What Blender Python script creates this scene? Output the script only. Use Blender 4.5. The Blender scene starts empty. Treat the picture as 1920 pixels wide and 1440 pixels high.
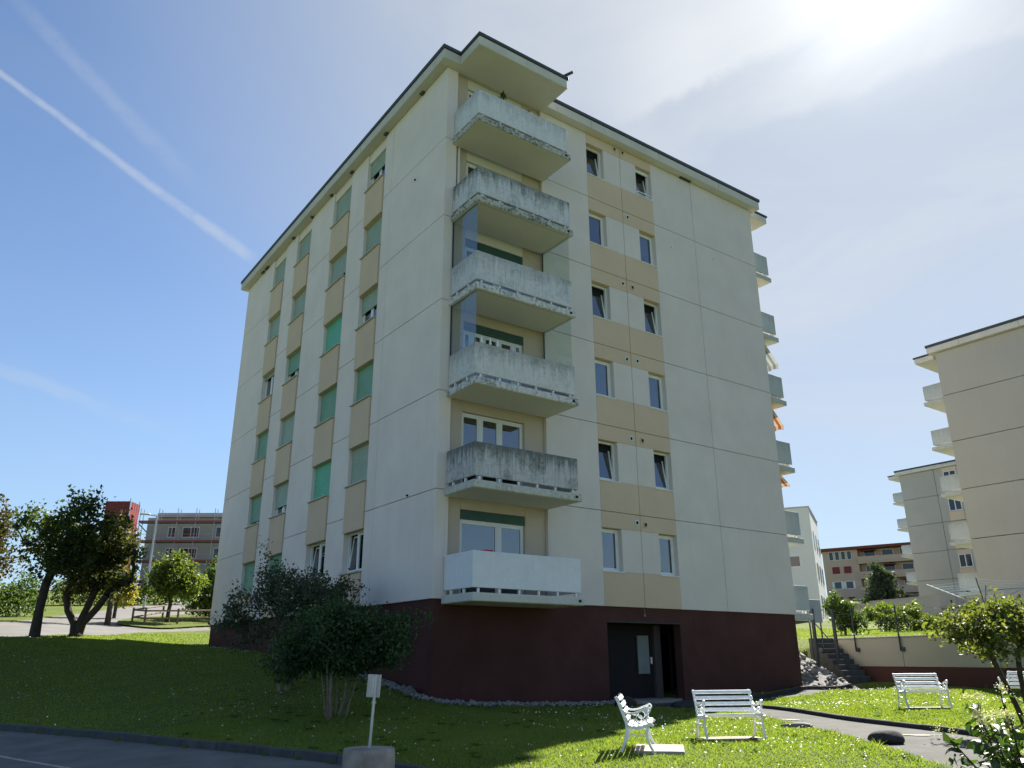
import bpy, math, random
import numpy as np
from mathutils import Matrix, Vector

random.seed(7)
rng = np.random.default_rng(11)
R = math.radians
sc = bpy.context.scene
COL = sc.collection

# ------------------------------------------------------------------ camera
CAM = (-10.212, -17.730, -1.486)
YAW, PIT, ROL = R(35.584), R(19.284), R(-0.221)
fwd = Vector((math.sin(YAW) * math.cos(PIT), math.cos(YAW) * math.cos(PIT), math.sin(PIT)))
rt = Vector((math.cos(YAW), -math.sin(YAW), 0))
up = rt.cross(fwd)
rt2 = math.cos(ROL) * rt + math.sin(ROL) * up
up2 = -math.sin(ROL) * rt + math.cos(ROL) * up
cd = bpy.data.cameras.new('camera')
cam = bpy.data.objects.new('camera', cd)
COL.objects.link(cam)
m3 = Matrix((rt2, up2, -fwd)).transposed()
cam.matrix_world = Matrix.Translation(CAM) @ m3.to_4x4()
cd.sensor_width = 36.0
cd.lens = 1471.224 * 36.0 / 1920.0
cd.clip_start = 0.1
cd.clip_end = 6000
sc.camera = cam

# ------------------------------------------------------------------ light
SUN_AZ, SUN_EL = R(66.6), R(42.8)          # azimuth from +Y towards +X
SUN_DIR = Vector((math.sin(SUN_AZ) * math.cos(SUN_EL), math.cos(SUN_AZ) * math.cos(SUN_EL), math.sin(SUN_EL)))
sd = bpy.data.lights.new('sun', 'SUN')
sd.energy = 5.0
sd.angle = R(0.53)
sd.color = (1.0, 0.955, 0.88)
sun = bpy.data.objects.new('sun', sd)
COL.objects.link(sun)
sun.rotation_euler = SUN_DIR.to_track_quat('Z', 'Y').to_euler()
sun.location = (40, 20, 60)

world = bpy.data.worlds.new('World')
sc.world = world
world.use_nodes = True
SKY_STRENGTH = 0.050
sc.view_settings.view_transform = 'Standard'
sc.view_settings.look = 'None'
sc.view_settings.gamma = 1.0
sc.view_settings.use_curve_mapping = False
sc.view_settings.exposure = 1.76


def ray(u, v):
    d = (u - 960) / 1471.224 * rt2 - (v - 720) / 1471.224 * up2 + fwd
    return d.normalized()


def build_world():
    nt = world.node_tree
    nt.nodes.clear()
    N, Lk = nt.nodes.new, nt.links.new
    out = N('ShaderNodeOutputWorld')
    bg = N('ShaderNodeBackground')
    bg.inputs['Strength'].default_value = SKY_STRENGTH
    Lk(bg.outputs[0], out.inputs[0])
    sky = N('ShaderNodeTexSky')
    sky.sky_type = 'NISHITA'
    sky.sun_disc = False
    sky.sun_elevation = SUN_EL
    sky.sun_rotation = SUN_AZ
    sky.altitude = 500
    sky.air_density = 1.0
    sky.dust_density = 0.25
    sky.ozone_density = 3.0
    tc = N('ShaderNodeTexCoord')
    D = tc.outputs['Generated']

    def math_(op, a, b=None, clamp=False):
        n = N('ShaderNodeMath'); n.operation = op; n.use_clamp = clamp
        for i, s in enumerate((a, b)):
            if s is None: continue
            if hasattr(s, 'is_output') or hasattr(s, 'links'): Lk(s, n.inputs[i])
            else: n.inputs[i].default_value = s
        return n.outputs[0]

    def dot(v):
        n = N('ShaderNodeVectorMath'); n.operation = 'DOT_PRODUCT'
        Lk(D, n.inputs[0]); n.inputs[1].default_value = v
        return n.outputs['Value']

    def sstep(x, a, b):
        n = N('ShaderNodeMapRange'); n.interpolation_type = 'SMOOTHSTEP'
        Lk(x, n.inputs['Value'])
        n.inputs['From Min'].default_value = a; n.inputs['From Max'].default_value = b
        return n.outputs['Result']

    def noise(scale, detail, rough=.55, sc3=(1, 1, 1), rot=(0, 0, 0), dist=0.0):
        mp = N('ShaderNodeMapping'); mp.vector_type = 'POINT'
        mp.inputs['Rotation'].default_value = rot
        mp.inputs['Scale'].default_value = sc3
        Lk(D, mp.inputs['Vector'])
        n = N('ShaderNodeTexNoise'); Lk(mp.outputs[0], n.inputs['Vector'])
        n.inputs['Scale'].default_value = scale; n.inputs['Detail'].default_value = detail
        n.inputs['Roughness'].default_value = rough; n.inputs['Distortion'].default_value = dist
        return n.outputs['Fac']

    def mixc(fac, a, b):
        n = N('ShaderNodeMix'); n.data_type = 'RGBA'
        Lk(fac, n.inputs[0])
        for i, s in ((6, a), (7, b)):
            if hasattr(s, 'links'): Lk(s, n.inputs[i])
            else: n.inputs[i].default_value = (*s, 1)
        return n.outputs[2]

    cosd = dot(tuple(SUN_DIR))
    # a thin veil of high cirrus: forward-scattering, so bright near the sun and faint elsewhere
    streak = noise(2.6, 7, .58, (1.0, 1.0, 2.6), (0.3, 0.5, 0.9), .6)
    broad = noise(1.3, 3, .5)
    veil = math_('MULTIPLY', sstep(streak, .36, .72), sstep(broad, .28, .60))
    near = sstep(cosd, .80, .99)
    dens = math_('MULTIPLY', veil, math_('ADD', math_('MULTIPLY', near, .62), .035), True)
    fs = math_('POWER', math_('MAXIMUM', cosd, 0.0), 9.0)
    fs2 = math_('POWER', math_('MAXIMUM', cosd, 0.0), 260.0)
    lum = math_('ADD', math_('ADD', math_('MULTIPLY', fs, 1.3), math_('MULTIPLY', fs2, 9.0)), 4.1)
    comb = N('ShaderNodeCombineColor')
    for i, k in enumerate((1.0, 1.0, 1.0)):
        Lk(math_('MULTIPLY', lum, k), comb.inputs[i])
    hz = math_('MULTIPLY', sstep(cosd, .60, .99), .74)
    elev = dot((0, 0, 1))
    low = math_('MULTIPLY', math_('SUBTRACT', 1.0, sstep(elev, -.02, .42)), .62)
    base = mixc(low, sky.outputs[0], (2.15, 3.2, 4.5))
    col = mixc(hz, base, (3.35, 3.65, 3.85))
    col = mixc(dens, col, comb.outputs[0])
    # uniform thin haze round the sun (ice crystals), additive
    aur = math_('ADD', math_('MULTIPLY', fs2, 3.0), math_('MULTIPLY', math_('POWER', math_('MAXIMUM', cosd, 0.0), 9.0), .2))
    cmb2 = N('ShaderNodeCombineColor')
    for i, k in enumerate((1.0, .97, .90)):
        Lk(math_('MULTIPLY', aur, k), cmb2.inputs[i])
    ad = N('ShaderNodeMix'); ad.data_type = 'RGBA'; ad.blend_type = 'ADD'; ad.inputs[0].default_value = 1
    Lk(col, ad.inputs[6]); Lk(cmb2.outputs[0], ad.inputs[7])
    col = ad.outputs[2]
    # contrails: straight bands of ice cloud across the sky
    wob = noise(9, 4, .6)
    fine = noise(26, 5, .65)

    def trail(p, q, w0, w1, opac, fade_in, fade_out, wb=1.4, lo=.22, hi_=.62):
        """thin band from p to q, its half width growing from w0 to w1"""
        d1, d2 = ray(*p), ray(*q)
        n = d1.cross(d2).normalized()
        t = n.cross(d1).normalized()
        tot = d1.angle(d2)
        ang = math_('ARCTAN2', dot(tuple(t)), dot(tuple(d1)))
        w = math_('ADD', w0, math_('MULTIPLY', math_('DIVIDE', ang, tot, True), w1 - w0))
        off = math_('ADD', math_('DIVIDE', dot(tuple(n)), w), math_('MULTIPLY', math_('SUBTRACT', wob, .5), wb))
        band = math_('SUBTRACT', 1.0, sstep(math_('ABSOLUTE', off), .15, 1.0))
        m = math_('MULTIPLY', band, sstep(ang, -fade_in, 0.0))
        m = math_('MULTIPLY', m, math_('SUBTRACT', 1.0, sstep(ang, tot - fade_out, tot)))
        return math_('MULTIPLY', math_('MULTIPLY', m, opac), sstep(fine, lo, hi_))

    def sheet(p, q, w, opac, fade_in, fade_out):
        """cirrus sheet with one crisp edge along p to q, thinning out away from it"""
        d1, d2 = ray(*p), ray(*q)
        n = d1.cross(d2).normalized()
        t = n.cross(d1).normalized()
        tot = d1.angle(d2)
        ang = math_('ARCTAN2', dot(tuple(t)), dot(tuple(d1)))
        off = math_('ADD', dot(tuple(n)), math_('MULTIPLY', math_('SUBTRACT', wob, .5), .035))
        off = math_('ADD', off, math_('MULTIPLY', math_('SUBTRACT', fine, .5), .02))
        m = math_('MULTIPLY', sstep(off, -.006, .012), math_('SUBTRACT', 1.0, sstep(off, .01, w)))
        m = math_('MULTIPLY', m, sstep(ang, -fade_in, 0.0))
        m = math_('MULTIPLY', m, math_('SUBTRACT', 1.0, sstep(ang, tot - fade_out, tot)))
        return math_('MULTIPLY', math_('MULTIPLY', m, opac), math_('ADD', .55, math_('MULTIPLY', sstep(streak, .3, .7), .45)))

    total = None
    for args in (((-60, 92), (487, 497), .0045, .0105, .40, .3, .03), ((120, 90), (420, 400), .012, .016, .15, .1, .14),
                 ((-60, 670), (420, 850), .010, .014, .20, .2, .2), ((1450, 525), (1640, 480), .006, .007, .14, .05, .06)):
        x = trail(*args)
        total = x if total is None else math_('ADD', total, x, True)
    col = mixc(total, col, (3.9, 4.2, 4.6))
    sh = math_('ADD', sheet((1640, 20), (1090, 262), .20, .62, .3, .16), sheet((1760, 120), (1320, 275), .10, .42, .3, .14), True)
    col = mixc(sh, col, (5.6, 5.75, 5.85))
    Lk(col, bg.inputs['Color'])


build_world()

# ------------------------------------------------------------------ helpers

class MB:
    """collects shapes, links them as one mesh object"""
    def __init__(s): s.v = []; s.f = []

    def box(s, x0, x1, y0, y1, z0, z1):
        b = len(s.v)
        s.v += [(x0, y0, z0), (x1, y0, z0), (x1, y1, z0), (x0, y1, z0), (x0, y0, z1), (x1, y0, z1), (x1, y1, z1), (x0, y1, z1)]
        s.f += [tuple(b + i for i in q) for q in ((0, 3, 2, 1), (4, 5, 6, 7), (0, 1, 5, 4), (1, 2, 6, 5), (2, 3, 7, 6), (3, 0, 4, 7))]
        return s

    def bbox(s, x0, x1, y0, y1, z0, z1, c=.01):
        """box whose eight corners and twelve edges are chamfered"""
        b = len(s.v)
        X, Y, Z = (x0, x1), (y0, y1), (z0, z1)
        idx = {}
        for i in (0, 1):
            for j in (0, 1):
                for k in (0, 1):
                    sx, sy, sz = (1, -1)[i] * c, (1, -1)[j] * c, (1, -1)[k] * c
                    for a, p in (('x', (X[i], Y[j] + sy, Z[k] + sz)), ('y', (X[i] + sx, Y[j], Z[k] + sz)), ('z', (X[i] + sx, Y[j] + sy, Z[k]))):
                        idx[(i, j, k, a)] = len(s.v); s.v.append(p)
        I = lambda i, j, k, a: idx[(i, j, k, a)]
        F = s.f.append
        for i in (0, 1): F((I(i, 0, 0, 'x'), I(i, 1, 0, 'x'), I(i, 1, 1, 'x'), I(i, 0, 1, 'x')))
        for j in (0, 1): F((I(0, j, 0, 'y'), I(1, j, 0, 'y'), I(1, j, 1, 'y'), I(0, j, 1, 'y')))
        for k in (0, 1): F((I(0, 0, k, 'z'), I(1, 0, k, 'z'), I(1, 1, k, 'z'), I(0, 1, k, 'z')))
        for j in (0, 1):
            for k in (0, 1): F((I(0, j, k, 'y'), I(1, j, k, 'y'), I(1, j, k, 'z'), I(0, j, k, 'z')))
        for i in (0, 1):
            for k in (0, 1): F((I(i, 0, k, 'x'), I(i, 1, k, 'x'), I(i, 1, k, 'z'), I(i, 0, k, 'z')))
        for i in (0, 1):
            for j in (0, 1): F((I(i, j, 0, 'x'), I(i, j, 1, 'x'), I(i, j, 1, 'y'), I(i, j, 0, 'y')))
        for i in (0, 1):
            for j in (0, 1):
                for k in (0, 1): F((I(i, j, k, 'x'), I(i, j, k, 'y'), I(i, j, k, 'z')))
        return s

    def tube(s, pts, rad, n=6, cap=True):
        pts = [Vector(p) for p in pts]
        rs = rad if isinstance(rad, (list, tuple)) else [rad] * len(pts)
        rings = []
        ref = None
        for i, p in enumerate(pts):
            t = (pts[min(i + 1, len(pts) - 1)] - pts[max(i - 1, 0)])
            if t.length < 1e-9: t = Vector((0, 0, 1))
            t.normalize()
            if ref is None: ref = Vector((0, 0, 1)) if abs(t.z) < .9 else Vector((1, 0, 0))
            a = (ref - t * ref.dot(t))
            if a.length < 1e-6: a = t.orthogonal()
            a.normalize(); ref = a
            b = t.cross(a)
            base = len(s.v)
            for k in range(n):
                g = 2 * math.pi * k / n
                s.v.append(tuple(p + rs[i] * (math.cos(g) * a + math.sin(g) * b)))
            rings.append(base)
        for r0, r1 in zip(rings, rings[1:]):
            for k in range(n):
                s.f.append((r0 + k, r0 + (k + 1) % n, r1 + (k + 1) % n, r1 + k))
        if cap:
            s.f.append(tuple(rings[0] + k for k in reversed(range(n))))
            s.f.append(tuple(rings[-1] + k for k in range(n)))
        return s

    def lathe(s, prof, n=32, c=(0, 0, 0)):
        rings = []
        for r, z in prof:
            b = len(s.v)
            for k in range(n):
                g = 2 * math.pi * k / n
                s.v.append((c[0] + r * math.cos(g), c[1] + r * math.sin(g), c[2] + z))
            rings.append(b)
        for r0, r1 in zip(rings, rings[1:]):
            for k in range(n): s.f.append((r0 + k, r0 + (k + 1) % n, r1 + (k + 1) % n, r1 + k))
        s.f.append(tuple(rings[0] + k for k in reversed(range(n))))
        s.f.append(tuple(rings[-1] + k for k in range(n)))
        return s

    def prism(s, poly, z0, z1, T=lambda p: p):
        b = len(s.v); n = len(poly)
        s.v += [T((x, y, z0)) for x, y in poly] + [T((x, y, z1)) for x, y in poly]
        s.f.append(tuple(b + i for i in reversed(range(n)))); s.f.append(tuple(b + n + i for i in range(n)))
        for i in range(n): s.f.append((b + i, b + (i + 1) % n, b + n + (i + 1) % n, b + n + i))
        return s

    def mesh(s, name, mat, off=(0, 0, 0), smooth=False):
        me = bpy.data.meshes.new(name)
        ox, oy, oz = off
        me.from_pydata([(x - ox, y - oy, z - oz) for x, y, z in s.v], [], s.f)
        me.update()
        if mat: me.materials.append(mat)
        if smooth:
            me.polygons.foreach_set('use_smooth', [True] * len(me.polygons))
        # consistent normals
        import bmesh
        bm = bmesh.new(); bm.from_mesh(me); bmesh.ops.recalc_face_normals(bm, faces=bm.faces); bm.to_mesh(me); bm.free()
        return me

    def build(s, name, mat, parent=None, smooth=False, origin=None):
        """shape given in world coordinates; parent unrotated"""
        w = origin if origin else ((sum(v[0] for v in s.v) / len(s.v), sum(v[1] for v in s.v) / len(s.v), min(v[2] for v in s.v)))
        me = s.mesh(name, mat, w, smooth)
        return put(name, me, parent, w)


def wloc(o):
    v = Vector((0, 0, 0))
    while o is not None:
        v = v + o.location; o = o.parent
    return v


def put(name, me, parent=None, world_loc=(0, 0, 0), rotz=0.0):
    o = bpy.data.objects.new(name, me)
    COL.objects.link(o)
    if parent is not None:
        o.parent = parent
        o.location = Vector(world_loc) - wloc(parent)
    else:
        o.location = world_loc
    o.rotation_euler = (0, 0, rotz)
    return o


def child(name, me, parent, loc=(0, 0, 0), rot=(0, 0, 0)):
    """part in its parent's own coordinates"""
    o = bpy.data.objects.new(name, me); COL.objects.link(o)
    o.parent = parent; o.location = loc; o.rotation_euler = rot
    return o


def tag(o, label, cat, group=None):
    o['label'] = label; o['category'] = cat
    if group: o['group'] = group
    return o


def thing(name, loc, label, cat, group=None, rotz=0.0):
    o = bpy.data.objects.new(name, None); COL.objects.link(o)
    o.location = loc; o.rotation_euler = (0, 0, rotz); o.empty_display_size = .3
    return tag(o, label, cat, group)


def copy_tree(o, parent=None):
    c = o.copy(); COL.objects.link(c)
    if parent is not None: c.parent = parent
    for ch in list(o.children): copy_tree(ch, c)
    return c


def npmesh(name, V, F, mat, rnd=None, smooth=False):
    """mesh from numpy: F is (n,3) or (n,4); rnd one value per vertex"""
    me = bpy.data.meshes.new(name)
    V = np.asarray(V, dtype=np.float32); F = np.asarray(F, dtype=np.int32)
    k = F.shape[1]
    me.vertices.add(len(V)); me.vertices.foreach_set('co', V.ravel())
    me.loops.add(F.size); me.loops.foreach_set('vertex_index', F.ravel())
    me.polygons.add(len(F))
    me.polygons.foreach_set('loop_start', np.arange(0, F.size, k, dtype=np.int32))
    me.polygons.foreach_set('loop_total', np.full(len(F), k, dtype=np.int32))
    if smooth: me.polygons.foreach_set('use_smooth', np.ones(len(F), dtype=bool))
    me.update(calc_edges=True)
    if rnd is not None:
        a = me.attributes.new('rnd', 'FLOAT', 'POINT')
        a.data.foreach_set('value', np.asarray(rnd, dtype=np.float32))
    if mat: me.materials.append(mat)
    return me

# ------------------------------------------------------------------ materials

class NG:
    def __init__(s, name):
        s.m = bpy.data.materials.new(name); s.m.use_nodes = True
        s.nt = s.m.node_tree; s.nt.nodes.clear()
        s.out = s.n('ShaderNodeOutputMaterial')

    def n(s, t, **kw):
        x = s.nt.nodes.new(t)
        for k, v in kw.items(): setattr(x, k, v)
        return x

    def l(s, a, b): s.nt.links.new(a, b)

    def sock(s, v, inp):
        if hasattr(v, 'links'): s.l(v, inp)
        elif isinstance(v, (tuple, list)) and inp.type == 'RGBA': inp.default_value = (*v[:3], 1)
        else: inp.default_value = v

    def coord(s, kind='Object', scale=(1, 1, 1), rot=(0, 0, 0)):
        if kind == 'World':
            src = s.n('ShaderNodeNewGeometry').outputs['Position']
        else:
            src = s.n('ShaderNodeTexCoord').outputs[kind]
        mp = s.n('ShaderNodeMapping'); mp.inputs['Scale'].default_value = scale; mp.inputs['Rotation'].default_value = rot
        s.l(src, mp.inputs['Vector'])
        return mp.outputs[0]

    def noise(s, vec, scale, detail=4, rough=.55, dist=0):
        x = s.n('ShaderNodeTexNoise'); s.l(vec, x.inputs['Vector'])
        x.inputs['Scale'].default_value = scale; x.inputs['Detail'].default_value = detail
        x.inputs['Roughness'].default_value = rough; x.inputs['Distortion'].default_value = dist
        return x.outputs['Fac']

    def rng(s, x, a, b, c=0., d=1., smooth=False):
        r = s.n('ShaderNodeMapRange'); s.sock(x, r.inputs['Value'])
        if smooth: r.interpolation_type = 'SMOOTHSTEP'
        for nm, v in (('From Min', a), ('From Max', b), ('To Min', c), ('To Max', d)): s.sock(v, r.inputs[nm])
        return r.outputs['Result']

    def math(s, op, a, b=0., clamp=False):
        x = s.n('ShaderNodeMath', operation=op, use_clamp=clamp); s.sock(a, x.inputs[0]); s.sock(b, x.inputs[1])
        return x.outputs[0]

    def mix(s, f, a, b, blend='MIX'):
        x = s.n('ShaderNodeMix', data_type='RGBA', blend_type=blend)
        s.sock(f, x.inputs[0]); s.sock(a, x.inputs[6]); s.sock(b, x.inputs[7])
        return x.outputs[2]

    def bump(s, h, strength=.3, dist=.02):
        x = s.n('ShaderNodeBump'); s.l(h, x.inputs['Height'])
        x.inputs['Strength'].default_value = strength; x.inputs['Distance'].default_value = dist
        return x.outputs[0]

    def attr(s, name):
        return s.n('ShaderNodeAttribute', attribute_name=name).outputs['Fac']

    def principled(s, col, rough=.8, spec=.3, normal=None, **kw):
        p = s.n('ShaderNodeBsdfPrincipled')
        s.sock(col, p.inputs['Base Color']); s.sock(rough, p.inputs['Roughness'])
        p.inputs['Specular IOR Level'].default_value = spec
        if normal is not None: s.l(normal, p.inputs['Normal'])
        for k, v in kw.items(): s.sock(v, p.inputs[k.replace('_', ' ')])
        return p.outputs[0]

    def done(s, shader):
        s.l(shader, s.out.inputs['Surface']); return s.m


def mul(c, k): return tuple(min(1, x * k) for x in c)


def M_render(name, col, var=.09, scale=.7, streak=.15, grain=.25):
    """painted render on concrete: broad blotches, thin rain streaks, fine grain"""
    g = NG(name)
    w = g.coord('World')
    a = g.noise(w, scale, 5, .6)
    st = g.noise(g.coord('World', (5, 5, .22)), 1.2, 5, .6)
    fi = g.noise(w, 34, 4, .6)
    oi = g.n('ShaderNodeObjectInfo').outputs['Random']
    c = g.mix(g.rng(a, .3, .7), mul(col, 1 - var), mul(col, 1 + var * .6))
    c = g.mix(g.math('MULTIPLY', g.rng(st, .52, .78, 0, 1, True), streak), c, mul(col, .55))
    c = g.mix(g.rng(oi, 0, 1, 0, .35), c, mul(col, 1 - var * .9))
    c = g.mix(g.rng(fi, .3, .7, 0, .12), c, mul(col, .7))
    return g.done(g.principled(c, .9, .18, g.bump(fi, grain, .006)))


def M_plain(name, col, rough=.6, spec=.4, var=.1, scale=3, bump=.15, bscale=25, metallic=0.):
    g = NG(name)
    w = g.coord('World')
    a = g.noise(w, scale, 5, .6)
    c = g.mix(g.rng(a, .3, .7), mul(col, 1 - var), mul(col, 1 + var))
    return g.done(g.principled(c, rough, spec, g.bump(g.noise(w, bscale, 3), bump, .005), Metallic=metallic))


def M_balcony(name, top, streaks, mott, base=(.52, .53, .51)):
    """exposed balcony concrete: black algae streaks running from the coping, mottled lichen"""
    g = NG(name)
    oc = g.n('ShaderNodeTexCoord').outputs['Object']
    sep = g.n('ShaderNodeSeparateXYZ'); g.l(oc, sep.inputs[0])
    z = sep.outputs['Z']
    w = g.coord('World')
    s1 = g.noise(g.coord('World', (7, 7, .35)), 1.0, 6, .62, .3)
    s2 = g.noise(g.coord('World', (22, 22, .8)), 1.0, 5, .65)
    b = g.noise(w, 1.7, 6, .65)
    f = g.noise(w, 11, 6, .7)
    # streaks fade downwards over a varying length
    reach = g.rng(s1, .32, .68, .05, .95)
    fall = g.math('SUBTRACT', 1.0, g.rng(g.math('SUBTRACT', .87, z), 0.0, g.math('ADD', reach, .02), 0, 1, True))
    grime = g.math('MULTIPLY', fall, top)
    grime = g.math('ADD', grime, g.math('MULTIPLY', g.rng(s2, .42, .72, 0, 1, True), streaks * .55))
    grime = g.math('ADD', grime, g.math('MULTIPLY', g.rng(b, .44, .70, 0, 1, True), streaks * .65))
    grime = g.math('MULTIPLY', grime, g.rng(f, .25, .6, .55, 1.0), True)
    c = g.mix(g.rng(b, .3, .7), mul(base, .9), mul(base, 1.06))
    c = g.mix(grime, c, (.15, .16, .155))
    c = g.mix(g.math('MULTIPLY', g.rng(g.math('ADD', g.math('MULTIPLY', f, .7), g.math('MULTIPLY', b, .3)), .46, .60, 0, 1, True), mott), c, (.12, .13, .115))
    return g.done(g.principled(c, .92, .15, g.bump(f, .35, .01)))


def M_leaf(name, c1, c2, c3=None, trans=.5, rough=.5, spec=.35):
    g = NG(name)
    r = g.attr('rnd')
    c = g.mix(g.rng(r, 0, .7), c1, c2)
    if c3: c = g.mix(g.rng(r, .72, 1, 0, 1), c, c3)
    p = g.principled(c, rough, spec)
    t = g.n('ShaderNodeBsdfTranslucent')
    tcol = g.mix(1.0, c, (1.5, 1.55, .55), 'MULTIPLY')
    g.l(tcol, t.inputs['Color'])
    mx = g.n('ShaderNodeMixShader'); mx.inputs[0].default_value = trans
    g.l(p, mx.inputs[1]); g.l(t.outputs[0], mx.inputs[2])
    return g.done(mx.outputs[0])


def M_glass(name, tint=(.80, .88, .90), clear=.62, ior=1.9):
    g = NG(name)
    gl = g.n('ShaderNodeBsdfGlossy'); gl.inputs['Roughness'].default_value = .015
    gl.inputs['Color'].default_value = (.95, .97, 1, 1)
    wv = g.noise(g.coord('World'), 1.6, 2)
    g.l(g.bump(wv, .04, .05), gl.inputs['Normal'])
    tr = g.n('ShaderNodeBsdfTransparent'); tr.inputs['Color'].default_value = (*mul(tint, clear), 1)
    geo = g.n('ShaderNodeNewGeometry')
    dt = g.n('ShaderNodeVectorMath', operation='DOT_PRODUCT'); g.l(geo.outputs['Incoming'], dt.inputs[0]); g.l(geo.outputs['Normal'], dt.inputs[1])
    f0 = ((ior - 1) / (ior + 1)) ** 2
    fr = g.math('ADD', f0, g.math('MULTIPLY', 1 - f0, g.math('POWER', g.math('SUBTRACT', 1.0, g.math('ABSOLUTE', dt.outputs['Value']), True), 5.0)))
    mx = g.n('ShaderNodeMixShader'); g.l(fr, mx.inputs[0])
    g.l(tr.outputs[0], mx.inputs[1]); g.l(gl.outputs[0], mx.inputs[2])
    return g.done(mx.outputs[0])


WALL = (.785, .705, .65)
BEIGE = (.645, .51, .37)
mWall = M_render('wall_render', WALL)
mWallR = M_render('wall_render_right', (.71, .65, .605))  # right face panels and infills, slightly darker than the left face render
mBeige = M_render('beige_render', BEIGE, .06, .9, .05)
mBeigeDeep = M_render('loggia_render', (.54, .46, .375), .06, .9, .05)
mPlinth = M_render('oxblood_plinth', (.084, .036, .032), .22, .9, .28)
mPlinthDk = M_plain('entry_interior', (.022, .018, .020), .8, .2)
mCore = M_plain('shell_core', (.34, .32, .28), .9, .1)
mRoom = M_plain('room_dark', (.020, .022, .026), .9, .1)  # near-black, paints the shade of an unlit interior onto window backings
mRoof = M_plain('roof_sheet', (.045, .055, .062), .5, .4, .15)
mFascia = M_render('fascia_concrete', (.60, .58, .54), .12, 1.2, .35)
mSoffit = M_render('soffit_paint', (.69, .665, .645), .06, 1.0, .04)
mWhite = M_plain('white_pvc', (.74, .75, .74), .35, .5, .04, 4, .03)
mWhitePaint = M_plain('white_bench_paint', (.78, .79, .78), .42, .45, .08, 9, .12, 60)
mSill = M_plain('sill_metal', (.46, .45, .41), .6, .4, .1)
mGlass = M_glass('window_glass', (.80, .88, .90), .62, 2.35)
mPane = M_glass('balcony_glass', (.88, .95, .96), .86, 2.0)
mPaneClear = M_glass('balcony_glass_clear', (.93, .98, .96), .95, 1.5)
mCurtain = M_plain('curtain', (.62, .62, .60), .9, .1, .12, 8, .1)
mSteel = M_plain('galvanised', (.40, .42, .43), .45, .5, .1, 6, .1, 40, .6)
mDarkSteel = M_plain('dark_steel', (.030, .036, .045), .5, .4, .1)
mAsphalt = M_plain('asphalt', (.13, .13, .125), .92, .2, .22, 1.4, .5, 60)
mAsphaltSun = M_plain('asphalt_road_pale', (.135, .13, .12), .9, .2, .16, .6, .3, 40)
mPath = M_plain('path_asphalt', (.066, .065, .058), .92, .2, .24, 1.6, .5, 70)
mKerb = M_plain('kerb_concrete', (.075, .08, .08), .9, .2, .25, 3, .4, 30)
mKerbDk = M_plain('kerb_dark', (.045, .045, .043), .9, .2, .25, 3, .4, 30)
mConc = M_plain('weathered_concrete', (.27, .25, .215), .92, .2, .3, 3, .6, 24)
mPad = M_plain('paving_pad', (.33, .29, .23), .92, .2, .2, 5, .4, 40)
mRockDk = M_plain('dark_rock', (.032, .031, .031), .85, .3, .4, 6, .7, 20)
mRockGr = M_plain('grey_rock', (.16, .155, .145), .9, .2, .35, 6, .7, 20)
mStone = M_plain('pale_stone', (.23, .215, .195), .9, .2, .35, 5, .6, 25)
mPebble = M_plain('pebble', (.23, .22, .205), .9, .2, .4, 9, .3, 30)
mBark = M_plain('bark', (.060, .047, .036), .95, .15, .35, 9, .8, 45)
mBarkPale = M_plain('pale_bark', (.20, .165, .12), .95, .15, .35, 9, .8, 45)
mWood = M_plain('weathered_wood', (.15, .115, .085), .9, .2, .25, 6, .4, 40)
mYellow = M_plain('worn_road_paint', (.60, .54, .27), .8, .2, .2, 14, .1)
mWhiteLine = M_plain('worn_white_paint', (.30, .30, .285), .85, .2, .35, 8, .1)


def M_shutter(name, col):
    g = NG(name)
    w = g.coord('World')
    wv = g.n('ShaderNodeTexWave', wave_type='BANDS', bands_direction='Z'); g.l(w, wv.inputs['Vector'])
    wv.inputs['Scale'].default_value = 3.4
    a = g.noise(w, 1.5, 4)
    oi = g.n('ShaderNodeObjectInfo').outputs['Random']
    c = g.mix(g.rng(a, .3, .7), mul(col, .9), mul(col, 1.08))
    c = g.mix(g.rng(oi, 0, 1, 0, .25), c, mul(col, .8))
    return g.done(g.principled(c, .55, .35, g.bump(wv.outputs['Fac'], .6, .012)))


mShutA = M_shutter('shutter_faded_green', (.30, .385, .305))
mShutB = M_shutter('shutter_green', (.16, .335, .225))
mShutC = M_shutter('shutter_bright_green', (.115, .44, .29))
mBox = M_plain('shutter_box_green', (.030, .085, .065), .5, .4)

mBal = {0: M_balcony('balcony_clean', .06, .06, .05, (0.76, 0.78, 0.80)), 1: M_balcony('balcony_black_streaked', .95, .85, .30, (0.57, 0.57, 0.57)),
        2: M_balcony('balcony_streaked_top', .55, .18, .22, (0.66, 0.66, 0.65)), 3: M_balcony('balcony_grey', .40, .45, .18, (0.65, 0.66, 0.69)),
        4: M_balcony('balcony_grimy', .75, .62, .22, (0.63, 0.65, 0.68)), 5: M_balcony('balcony_pale_streak', .30, .28, .14, (0.68, 0.70, 0.73))}
mSlab = {0: M_balcony('slab_clean', .0, .05, .10, (.58, .58, .53)), 1: M_balcony('slab_lichen', .0, .20, .38, (.56, .56, .51)),
         2: M_balcony('slab_mottled', .05, .32, .75, (0.66, 0.66, 0.65)), 3: M_balcony('slab_black_lichen', .1, .60, 1.0, (.50, .51, .47))}

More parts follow.
